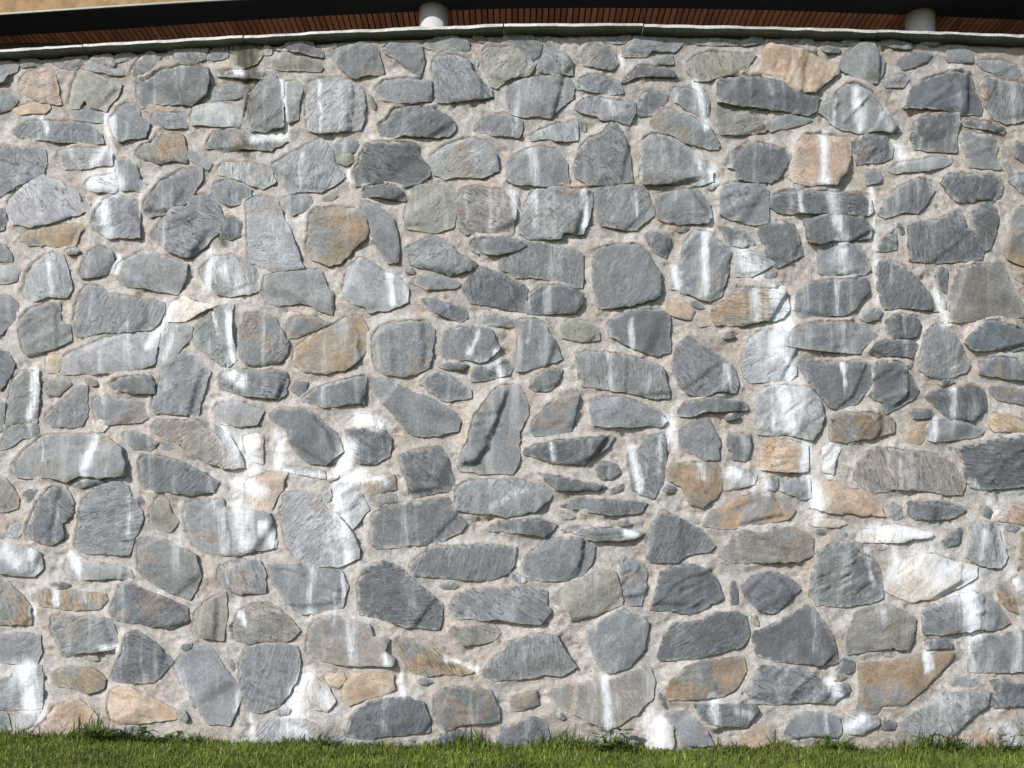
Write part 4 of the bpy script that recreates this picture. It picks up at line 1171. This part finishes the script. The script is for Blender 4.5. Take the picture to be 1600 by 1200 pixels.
for s in stones + beyond + slivers:
    P = s['out']; pad = 30
    x0, y0 = P.min(0) - pad; x1, y1 = P.max(0) + pad
    i0, i1 = max(0, int((y0 - ys[0]) / MS)), min(len(ys), int((y1 - ys[0]) / MS) + 2)
    j0, j1 = max(0, int((x0 - xs[0]) / MS)), min(len(xs), int((x1 - xs[0]) / MS) + 2)
    if i1 <= i0 or j1 <= j0: continue
    sx, sy = GX[i0:i1, j0:j1], GY[i0:i1, j0:j1]
    d = seg_dist(sx.ravel(), sy.ravel(), P[::2]).reshape(sx.shape)
    rp, rh = s['rim_p'][::3], s['rim_h'][::3]
    near_i = ((sx.ravel()[:, None] - rp[None, :, 0]) ** 2 + (sy.ravel()[:, None] - rp[None, :, 1]) ** 2).argmin(1)
    rimh = rh[near_i].reshape(sx.shape)
    ins = inside(sx.ravel(), sy.ravel(), P).reshape(sx.shape)
    c = P.mean(0)
    vx, vy = sx - c[0], sy - c[1]
    l = np.hypot(vx, vy) + 1e-6
    dirn = (vx * .75 + vy * .66) / l                         # + : below and right of the stone
    fl = np.clip(np.where(dirn < .15, .98, s['flush'] * (.95 - .55 * dirn)) + np.minimum(0, fbm(sx / 22, sy / 22, s['seed'] + 3) - .42) * 1.6, 0, 1.02)
    rampd = np.where(ins, np.clip(1 - d / 4, 0, 1), np.exp(-d / 11))
    caps.append((i0, i1, j0, j1, np.where(ins, 1e3, rimh - .0004 + np.where(dirn < .15, .0007, .0012) * d)))
    lip[i0:i1, j0:j1] = np.maximum(lip[i0:i1, j0:j1], rimh * fl * rampd)
    hm[i0:i1, j0:j1] = np.where(ins & (d > 2), np.minimum(hm[i0:i1, j0:j1], -.010), hm[i0:i1, j0:j1] * (1 - .75 * np.exp(-d / 6)))
hm = hm - .004 + lip
for i0, i1, j0, j1, cap in caps:                              # the bed never stands over the edge of a stone
    hm[i0:i1, j0:j1] = np.minimum(hm[i0:i1, j0:j1], cap)
hm -= .035 * np.clip(1 - (GY - np.interp(GX, CP_X, CP_Y) - 14) / 9, 0, 1)
MV = wall_points(GX.ravel(), GY.ravel(), hm.ravel(), 0.0)
nr, nc = GX.shape
idx = np.arange(nr * nc).reshape(nr, nc)
quads = np.stack([idx[:-1, :-1], idx[1:, :-1], idx[1:, 1:], idx[:-1, 1:]], -1).reshape(-1, 4)
cy = GY.ravel()[quads].mean(1); cx = GX.ravel()[quads].mean(1)
quads = quads[cy > np.interp(cx, CP_X, CP_Y) + 8]
st = stain_fields(GX.ravel(), GY.ravel())
mn = fbm(GX.ravel() / 120, GY.ravel() / 90, 950)[:, None]
mt = np.array((.440, .405, .375)) * (1 - mn) + np.array((.425, .408, .392)) * mn
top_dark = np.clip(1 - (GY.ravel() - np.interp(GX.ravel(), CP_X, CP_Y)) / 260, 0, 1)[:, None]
pk = sstep(.42, .66, fbm(GX.ravel() / 55, GY.ravel() / 40, 951))[:, None]
mt = mt * (1 - pk) + mt * np.array((1.0, .945, .90)) * .90 * pk
gr_ = sstep(.50, .68, fbm(GX.ravel() / 75, GY.ravel() / 60, 952))[:, None]
mt = mt * (1 - gr_ * .5) + np.array((.37, .37, .365)) * gr_ * .5
splash = (np.clip(1 - (1165 - GY.ravel()) / 70, 0, 1) ** 2 * sstep(.35, .65, fbm(GX.ravel() / 18, GY.ravel() / 18, 953)))[:, None] * .6
mt = mt * (1 - splash) + np.array((.20, .19, .14)) * splash
mt = mt * (1 - .12 * top_dark)                                # slightly darker towards the coping
mt = mt * (1 - st['r'][:, None] * .6) + np.array((.40, .25, .14)) * st['r'][:, None] * .6
mt = mt * (1 - np.clip(st['m'][:, None], 0, .8)) + MOSS * 1.3 * np.clip(st['m'][:, None], 0, .8)
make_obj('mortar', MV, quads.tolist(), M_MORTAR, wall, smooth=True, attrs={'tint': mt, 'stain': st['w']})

# core of the wall behind the bed
M_CORE = simple_mat('wall_core_concrete', (.30, .28, .26), .9)
V, Fc = [], []
sx = np.arange(-430, 2031, 60.)
n = 0
for px in sx:
    d = depth(px)
    nx, ny = normal(px); zt = CAM_H + (HOR - (np.interp(px, CP_X, CP_Y) + 12)) / F_PX * d
    x = (px - CX) / F_PX * d
    for (b, z) in ((-.045, -.3), (-.045, zt), (-.55, zt), (-.55, -.3)): V.append((x + nx * b, d + ny * b, z))
for k in range(len(sx) - 1):
    for j in range(4):
        l = (j + 1) % 4
        Fc.append((k * 4 + j, k * 4 + 4 + j, k * 4 + 4 + l, k * 4 + l))
Fc += [(0, 1, 2, 3), tuple(len(V) - 4 + j for j in (3, 2, 1, 0))]
make_obj('wall_core', V, Fc, M_CORE, wall)

# coping slabs
def coping_material():
    m, nt, bs = new_mat('green_slate_coping')
    pos = N(nt, 'ShaderNodeNewGeometry').outputs['Position']
    a = noise(nt, scaled(nt, pos, (6, 20, 60)), 1.0, 5, 0.6)
    b2 = noise(nt, pos, 60, 5, 0.65)
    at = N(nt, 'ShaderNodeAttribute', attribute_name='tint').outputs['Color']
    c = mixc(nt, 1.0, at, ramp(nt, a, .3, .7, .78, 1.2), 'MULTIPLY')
    c = mixc(nt, 1.0, c, ramp(nt, b2, .25, .75, .72, 1.25), 'MULTIPLY')
    nt.links.new(c, bs.inputs['Base Color']); bs.inputs['Roughness'].default_value = .6
    b = N(nt, 'ShaderNodeBump', i_Strength=.5, i_Distance=.006)
    nt.links.new(b2, b.inputs['Height']); nt.links.new(b.outputs[0], bs.inputs['Normal'])
    return m
M_COP = coping_material()
joints = [-430, -160, 139.5, 387, 787.5, 1003, 1363, 1640, 2030]
rc = random.Random(5)
for a, b in zip(joints[:-1], joints[1:]):
    V, Fc, T = [], [], []
    k = max(4, int((b - a) / 9)); pxs = np.linspace(a + 1.1, b - 1.1, k)
    oh = rc.uniform(-.004, .004); dz = rc.uniform(-.002, .002)
    for px in pxs:
        nx, ny = normal(px); d = depth(px); hh = .070 + oh
        ds = d - hh
        zt = CAM_H + (HOR - np.interp(px, CP_X, CP_Y)) / F_PX * ds + dz + (vnoise(px / 45, a, 71) - .5) * .004
        f = (vnoise(px / 14, a, 72) - .5) * .009; g = (vnoise(px / 22, a, 73) - .5) * .006
        x = (px - CX) / F_PX * ds - nx * hh; y = ds - ny * hh          # wall plane at this column
        x = (px - CX) / F_PX * d; y = d
        for (h_, z) in ((-.40, zt + .004), (hh - .010 + f, zt + .001), (hh + f, zt - .006), (hh + .001 + f, zt - .0185 + g),
                        (hh - .002 + f, zt - .0195 + g), (hh - .022 + f * .5, zt - .031 + g), (-.40, zt - .031)):
            V.append((x + nx * h_, y + ny * h_, z))
            T.append((((.40, .40, .375),) * 4 + ((.125, .160, .115), (.075, .09, .068), (.05, .05, .045)))[len(T) % 7])  # pale top, green lower band; shade of the underside deepened in the tint
    m = 7
    for i in range(k - 1):
        for j in range(m):
            l = (j + 1) % m
            Fc.append((i * m + j, i * m + m + j, i * m + m + l, i * m + l))
    Fc += [tuple(range(m)), tuple((k - 1) * m + j for j in reversed(range(m)))]
    V = np.array(V)
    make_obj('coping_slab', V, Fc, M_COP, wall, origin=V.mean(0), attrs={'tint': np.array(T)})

# ------------------------------------------------------------------ building behind, above the wall
SH = 5.654                                     # soffit height above the eye
SZ = CAM_H + SH
def dist_of(y): return SH * F_PX / (HOR - y)
FX = np.array([-500, 0, 400, 800, 1200, 1600, 2100.]); FY = np.array([62, 24, -1, -14, -16, -8, 20.])
BX = np.array([-500, 0, 200, 400, 600, 800, 900, 1200, 1400, 1600, 2100.]); BY = np.array([95, 57, 44.5, 31, 20.5, 13.5, 12.5, 16, 23, 31.5, 56.])
def smooth_curve(x, X, Y):
    """smooth curve through the traced points (cubic Hermite)"""
    x = np.asarray(x, float)
    m = np.gradient(Y, X)
    i = np.clip(np.searchsorted(X, x) - 1, 0, len(X) - 2)
    h = X[i + 1] - X[i]; t = (x - X[i]) / h
    return ((2 * t ** 3 - 3 * t ** 2 + 1) * Y[i] + (t ** 3 - 2 * t ** 2 + t) * h * m[i] + (-2 * t ** 3 + 3 * t ** 2) * Y[i + 1] + (t ** 3 - t ** 2) * h * m[i + 1])
def front(px): return dist_of(smooth_curve(px, FX, FY))
def band(px): return dist_of(smooth_curve(px, BX, BY))
DB = dist_of(66.5)
TERR = 3.74

bld = empty('building', (0.3, 11.0, TERR), 'pale rendered building overhanging behind the wall, slatted timber soffit on round white columns', 'building')
M_BLACK = simple_mat('black_soffit_board', (.006, .006, .007), .75, .3, 3)
M_REND = simple_mat('ochre_roughcast', (.235, .155, .078), .9, .22, 9, .6, 60)
M_DRIP = simple_mat('galvanised_drip', (.14, .16, .13), .45, .1, 12)
M_BACK = simple_mat('dark_back_wall', (.07, .058, .062), .85, .2, 4)
M_COL = simple_mat('white_painted_steel', (.44, .44, .45), .45, .05, 5)
def slat_material():
    m, nt, bs = new_mat('stained_timber')
    obj = N(nt, 'ShaderNodeTexCoord').outputs['Object']
    oi = N(nt, 'ShaderNodeObjectInfo').outputs['Random']
    g = noise(nt, scaled(nt, obj, (60, 4, 60)), 1.0, 5, .6)
    c = mixc(nt, oi, (.19, .075, .034), (.33, .140, .068))
    c = mixc(nt, 1.0, c, ramp(nt, g, .3, .7, .75, 1.2), 'MULTIPLY')
    nt.links.new(c, bs.inputs['Base Color']); bs.inputs['Roughness'].default_value = .6
    return m
M_SLAT = slat_material()

pxs = np.linspace(-480, 2080, 90)
fr = np.array([((p - CX) / F_PX * front(p), float(front(p))) for p in pxs])
bd = np.array([((p - CX) / F_PX * band(p), float(band(p))) for p in pxs])
V, Fc = [], []
for k in range(len(pxs)):
    for (x, y, z) in ((fr[k][0], fr[k][1], SZ), (bd[k][0], bd[k][1], SZ), (bd[k][0], bd[k][1], SZ + .12), (fr[k][0], fr[k][1], SZ + .12)): V.append((x, y, z))
for k in range(len(pxs) - 1):
    for j in range(4):
        l = (j + 1) % 4
        Fc.append((k * 4 + l, k * 4 + 4 + l, k * 4 + 4 + j, k * 4 + j))
Fc += [(3, 2, 1, 0), tuple(len(V) - 4 + j for j in range(4))]
make_obj('soffit_board', V, Fc, M_BLACK, bld, smooth=False)
# black backing above the slats
V, Fc = [], []
for k in range(len(pxs)):
    V += [(bd[k][0], min(bd[k][1], DB + .3) - .05, SZ + .075), (bd[k][0], DB + .4, SZ + .075), (bd[k][0], DB + .4, SZ + .118), (bd[k][0], min(bd[k][1], DB + .3) - .05, SZ + .118)]
for k in range(len(pxs) - 1):
    for j in range(4):
        l = (j + 1) % 4
        Fc.append((k * 4 + l, k * 4 + 4 + l, k * 4 + 4 + j, k * 4 + j))
make_obj('soffit_backing', V, Fc, M_BLACK, bld)
# roughcast wall above the soffit, and the metal drip under it
for nm, mt_, o0, o1, z0, z1 in (('roughcast_wall', M_REND, 0.0, .30, SZ + .124, SZ + 3.2), ('drip_edge', M_DRIP, -.022, .10, SZ + .018, SZ + .121)):
    V, Fc = [], []
    if nm == 'drip_edge': z0, z1, o1 = SZ - .004, SZ + .013, -.003
    else: z0, o0 = SZ + .004, -.001 * 12
    for k in range(len(pxs)):
        for (o, z) in ((o0, z0), (o0, z1), (o1, z1), (o1, z0)): V.append((fr[k][0], fr[k][1] + o, z))
    if nm == 'roughcast_wall':
        for k in range(len(pxs)):
            V[k * 4 + 0] = (fr[k][0], fr[k][1] - .012, SZ + .016); V[k * 4 + 3] = (fr[k][0], fr[k][1] - .004, SZ + .016)
            V[k * 4 + 1] = (fr[k][0], fr[k][1] - .012, SZ + 3.2); V[k * 4 + 2] = (fr[k][0], fr[k][1] - .004, SZ + 3.2)
    for k in range(len(pxs) - 1):
        for j in range(4):
            l = (j + 1) % 4
            Fc.append((k * 4 + j, k * 4 + 4 + j, k * 4 + 4 + l, k * 4 + l))
    Fc += [(0, 1, 2, 3), tuple(len(V) - 4 + j for j in (3, 2, 1, 0))]
    make_obj(nm, V, Fc, mt_, bld)
# storey above, behind the facing
V, Fc = [], []
box(V, Fc, (-8, 11.9), (9, 11.9), (9, 17), (-8, 17), SZ + .13, SZ + 3.2)
make_obj('upper_storey', V, Fc, M_REND, bld)
# dark wall at the back of the covered walk
V, Fc = [], []
box(V, Fc, (-8, DB + .02), (9, DB + .02), (9, DB + .3), (-8, DB + .3), TERR, SZ + .07)
make_obj('back_wall', V, Fc, M_BACK, bld)
# timber slats, each its own
pitch = 9.62 / F_PX * 11.0
x = -5.9
slat_mesh = {}
while x < 7.0:
    px = CX + x / 11.2 * F_PX
    for _ in range(4): px = CX + x / float(band(px)) * F_PX
    y0 = float(band(px)) + .004
    if y0 < DB - .03:
        V, Fc = [], []; w = pitch * .385
        box(V, Fc, (x - w, y0), (x + w, y0), (x + w, DB + .015), (x - w, DB + .015), SZ + .002, SZ + .03)
        make_obj('soffit_slat', V, Fc, M_SLAT, bld, origin=(x, (y0 + DB) / 2, SZ + .016))
    x += pitch
# round columns
for px, yc in ((677.5, 14.5), (1437.5, 23.5)):
    dcen = dist_of(yc); x = (px - CX) / F_PX * dcen; rr = .148; n = 56
    V = [(x + rr * math.cos(2 * math.pi * i / n), dcen + rr * math.sin(2 * math.pi * i / n), z) for z in (TERR, SZ + .004) for i in range(n)]
    Fc = [(i, (i + 1) % n, n + (i + 1) % n, n + i) for i in range(n)] + [tuple(range(n - 1, -1, -1)), tuple(range(n, 2 * n))]
    make_obj('column', V, Fc, M_COL, bld, origin=(x, dcen, TERR), smooth_mask=np.array([True] * n + [False] * 2))

# ------------------------------------------------------------------ ground
M_TERR = simple_mat('pale_paving', (.36, .34, .32), .85, .15, 5)
V, Fc = [], []
for px in sx:
    d = depth(px) + .5; V += [((px - CX) / F_PX * d, d, TERR), ((px - CX) / F_PX * d, 17.0, TERR)]
Fc = [(2 * k, 2 * k + 2, 2 * k + 3, 2 * k + 1) for k in range(len(sx) - 1)]
t = make_obj('terrace', V, Fc, M_TERR); t['kind'] = 'structure'; t['label'] = 'paved terrace at the top of the stone wall'; t['category'] = 'terrace'

def lawn_material():
    m, nt, bs = new_mat('lawn_soil')
    pos = N(nt, 'ShaderNodeNewGeometry').outputs['Position']
    c = mixc(nt, ramp(nt, noise(nt, pos, 14, 5), .35, .65), (.06, .075, .022), (.095, .10, .032))
    c = mixc(nt, ramp(nt, noise(nt, pos, 120, 4), .3, .7, 0, .6), c, (.03, .04, .012))
    nt.links.new(c, bs.inputs['Base Color']); bs.inputs['Roughness'].default_value = .95
    bs.inputs['Specular IOR Level'].default_value = .1
    return m
lw = make_obj('lawn', [(x, y, float(gz(x))) for x in (-400, -4, 4, 400) for y in (-400, 400)], [(0, 2, 3, 1), (2, 4, 5, 3), (4, 6, 7, 5)], lawn_material())
lw['kind'] = 'structure'; lw['label'] = 'mown green lawn at the foot of the stone wall'; lw['category'] = 'lawn'

def leaf_material(name):
    m, nt, bs = new_mat(name)
    at = N(nt, 'ShaderNodeAttribute', attribute_name='tint').outputs['Color']
    nt.links.new(at, bs.inputs['Base Color'])
    bs.inputs['Roughness'].default_value = .5; bs.inputs['Specular IOR Level'].default_value = .3
    tr = N(nt, 'ShaderNodeBsdfTranslucent'); nt.links.new(at, tr.inputs['Color'])
    mx = N(nt, 'ShaderNodeMixShader', i_0=.32)
    nt.links.new(bs.outputs[0], mx.inputs[1]); nt.links.new(tr.outputs[0], mx.inputs[2])
    nt.links.new(mx.outputs[0], nt.nodes['Material Output'].inputs['Surface'])
    return m
M_GRASS = leaf_material('grass_blade')
M_LEAF = leaf_material('weed_leaf')

rg = np.random.default_rng(42)
FRINGE = [(20, 45, .09), (110, 50, .09), (190, 60, .12), (300, 40, .08), (500, 35, .09), (600, 40, .05), (690, 45, .06), (790, 40, .05), (960, 40, .09),
          (1130, 40, .06), (1200, 40, .05), (1305, 35, .11), (1400, 40, .05), (1480, 25, .12), (1560, 60, .09), (1640, 60, .08), (-60, 60, .1)]
def grass(nb, x0, x1, ymin, dmax_off):
    x = rg.uniform(x0, x1, nb)
    px = CX + x / 5.9 * F_PX
    for _ in range(3): px = CX + x / depth(px) * F_PX
    wall_y = depth(px) - .012
    u = rg.random(nb) ** .85
    y = ymin + (wall_y - ymin) * u
    G0 = gz(x)
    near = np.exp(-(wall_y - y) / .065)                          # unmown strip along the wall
    clump = fbm(x * 3.2, y * 3.2, 31); tuft = sstep(.40, .74, fbm(x * 4.2, y * 1.5, 32))
    hgt = rg.uniform(.010, .034, nb) ** 1.0 * np.where(rg.random(nb) < .04, 1.9, 1.0) * (.6 + .9 * clump) + near * rg.uniform(.0, .12, nb) * (.06 + 1.3 * tuft ** 1.6)
    cl = np.zeros(nb)
    for c_, w_, h_ in FRINGE: cl = np.maximum(cl, h_ * np.exp(-((px - c_) / w_) ** 2))
    hgt = hgt + np.exp(-(wall_y - y) / .045) * cl * rg.uniform(.1, 1.0, nb) ** 1.5
    wd = rg.uniform(.0016, .0032, nb) * (1 + .5 * near)
    a = rg.uniform(0, 2 * np.pi, nb); lean = rg.uniform(.1, .95, nb) * hgt
    lx, ly = np.cos(a) * lean, np.sin(a) * lean
    wa = a + np.pi / 2 + rg.uniform(-.6, .6, nb)
    wx, wy = np.cos(wa) * wd, np.sin(wa) * wd
    V = np.zeros((nb, 5, 3))
    V[:, 0] = np.stack([x - wx, y - wy, G0 - .003], 1); V[:, 1] = np.stack([x + wx, y + wy, G0 - .003], 1)
    V[:, 2] = np.stack([x + lx * .35 + wx * .8, y + ly * .35 + wy * .8, G0 + hgt * .6], 1)
    V[:, 3] = np.stack([x + lx * .35 - wx * .8, y + ly * .35 - wy * .8, G0 + hgt * .6], 1)
    V[:, 4] = np.stack([x + lx, y + ly, G0 + hgt * rg.uniform(.8, 1.05, nb)], 1)
    V[:, :, 1] = np.minimum(V[:, :, 1], (wall_y + .004)[:, None])
    i = np.arange(nb)[:, None] * 5
    F4 = (i + np.array([0, 1, 2, 3])).tolist(); F3 = (i + np.array([3, 2, 4])).tolist()
    dry = (rg.random(nb) < .05 + .22 * sstep(.45, .7, fbm(x * 6, y * 6, 33)))[:, None]
    g = rg.random(nb)[:, None]
    c = np.array((.075, .125, .018)) * (1 - g) + np.array((.205, .255, .042)) * g
    c = c * (.45 + 1.1 * fbm(x * 7, y * 7, 34)[:, None])
    c = np.where(dry, np.array((.22, .19, .065)) * rg.uniform(.6, 1.1, (nb, 1)), c)
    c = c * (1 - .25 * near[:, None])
    tint = np.repeat(c, 5, 0)
    return V.reshape(-1, 3), F4 + F3, tint
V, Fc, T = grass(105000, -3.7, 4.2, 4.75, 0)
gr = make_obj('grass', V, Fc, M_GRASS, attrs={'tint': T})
gr['kind'] = 'stuff'; gr['label'] = 'short mown grass with a longer fringe along the wall'; gr['category'] = 'grass'

# weeds rooted at the foot of the wall
def leaf_blade(L, W, rise, droop, jag, seg=7):
    """one leaf along +X, cupped and arched"""
    V, Fc = [], []
    for i in range(seg + 1):
        t = i / seg
        w = W * (math.sin(math.pi * min(1, t * .93 + .07)) ** .7) * (.25 + .75 * (t if jag else 1) ** .6)
        if jag: w *= 1 if i % 2 else .45
        if i == seg: w = W * .04
        z = rise * L * (t - droop * t * t)
        V += [(t * L, -w, z + w * .25), (t * L, 0, z), (t * L, w, z + w * .25)]
    for i in range(seg):
        Fc += [(i * 3, i * 3 + 3, i * 3 + 4, i * 3 + 1), (i * 3 + 1, i * 3 + 4, i * 3 + 5, i * 3 + 2)]
    return np.array(V), Fc
def weed(px, off, label, kind, n, size, seed):
    r = random.Random(seed)
    d = depth(px) - off
    o = empty('weed', ((px - CX) / F_PX * d, d, float(gz((px - CX) / F_PX * d))), label, 'weed', 'weeds growing along the foot of the wall')
    for k in range(n):
        a = r.uniform(math.pi * 1.0, 2 * math.pi * 1.0) if r.random() < .7 else r.uniform(0, 6.28)
        if kind == 'dandelion':
            L = size * r.uniform(.6, 1.1); LV, LF = leaf_blade(L, L * .17, r.uniform(.5, 1.3), r.uniform(.4, .75), True)
            base = (0, 0, .01)
        else:
            L = size * r.uniform(.25, .42); LV, LF = leaf_blade(L, L * .48, r.uniform(.05, .6), .5, False, 5)
            base = (r.uniform(-.55, .55) * size, r.uniform(-.35, .05) * size, r.uniform(.12, .95) * size)
        ca, sa = math.cos(a), math.sin(a)
        W = np.stack([LV[:, 0] * ca - LV[:, 1] * sa + base[0], np.minimum(LV[:, 0] * sa + LV[:, 1] * ca + base[1], off - .01), LV[:, 2] + base[2]], 1)
        g = r.uniform(.7, 1.3); c = np.array((.062, .115, .022)) * g if kind == 'dandelion' else np.array((.085, .15, .022)) * g
        ol = np.array(o.location)
        make_obj('leaf', W + ol, LF, M_LEAF, o, smooth=True, attrs={'tint': np.repeat(c[None], len(W), 0)}, origin=ol + np.array(base))
    if kind != 'dandelion':                                     # stems that carry the round leaves
        V, Fc = [], []
        for k in range(5):
            bx, ang = r.uniform(-.1, .1) * size, r.uniform(-.45, .45) * size
            i0 = len(V)
            for t in range(4):
                f = t / 3
                for q in range(3):
                    V.append((bx + ang * f + .0015 * math.cos(q * 2.1), -.10 * size * f + .0015 * math.sin(q * 2.1), f * size * .9))
            for t in range(3):
                for q in range(3):
                    Fc.append((i0 + t * 3 + q, i0 + t * 3 + (q + 1) % 3, i0 + t * 3 + 3 + (q + 1) % 3, i0 + t * 3 + 3 + q))
        V = np.array(V) + np.array(o.location)
        make_obj('stem', V, Fc, M_LEAF, o, attrs={'tint': np.repeat(np.array([[.07, .1, .03]]), len(V), 0)}, origin=np.array(o.location))
weed(122, .07, 'small dandelion rosette under the pinkish stone at the wall foot, far left', 'dandelion', 9, .12, 1)
weed(156, .06, 'tall dandelion rosette between the two sandy stones at the wall foot', 'dandelion', 13, .17, 2)
weed(212, .06, 'dandelion rosette below the sandy beige block at the wall foot', 'dandelion', 11, .16, 3)
weed(252, .07, 'low spreading dandelion just right of the sandy beige block', 'dandelion', 11, .14, 4)
weed(292, .08, 'small yellowish dandelion at the foot of the tall grey stone', 'dandelion', 8, .10, 5)
weed(500, .06, 'small dandelion under the lime-whitened stone at the wall foot', 'dandelion', 8, .09, 6)
weed(952, .05, 'bushy round-leaved weed left of the bright white stone at the wall foot', 'round', 24, .15, 7)
weed(982, .08, 'low round-leaved weed touching the bright white stone', 'round', 12, .085, 8)
weed(1308, .06, 'tuft of jagged leaves under the grey and blue-white stone', 'dandelion', 9, .11, 9)
weed(1478, .06, 'dark jagged weed at the lower tip of the long slanting grey stone', 'dandelion', 9, .13, 10)
weed(1572, .09, 'round-leaved weed in the right corner under the white-streaked stone', 'round', 13, .12, 11)
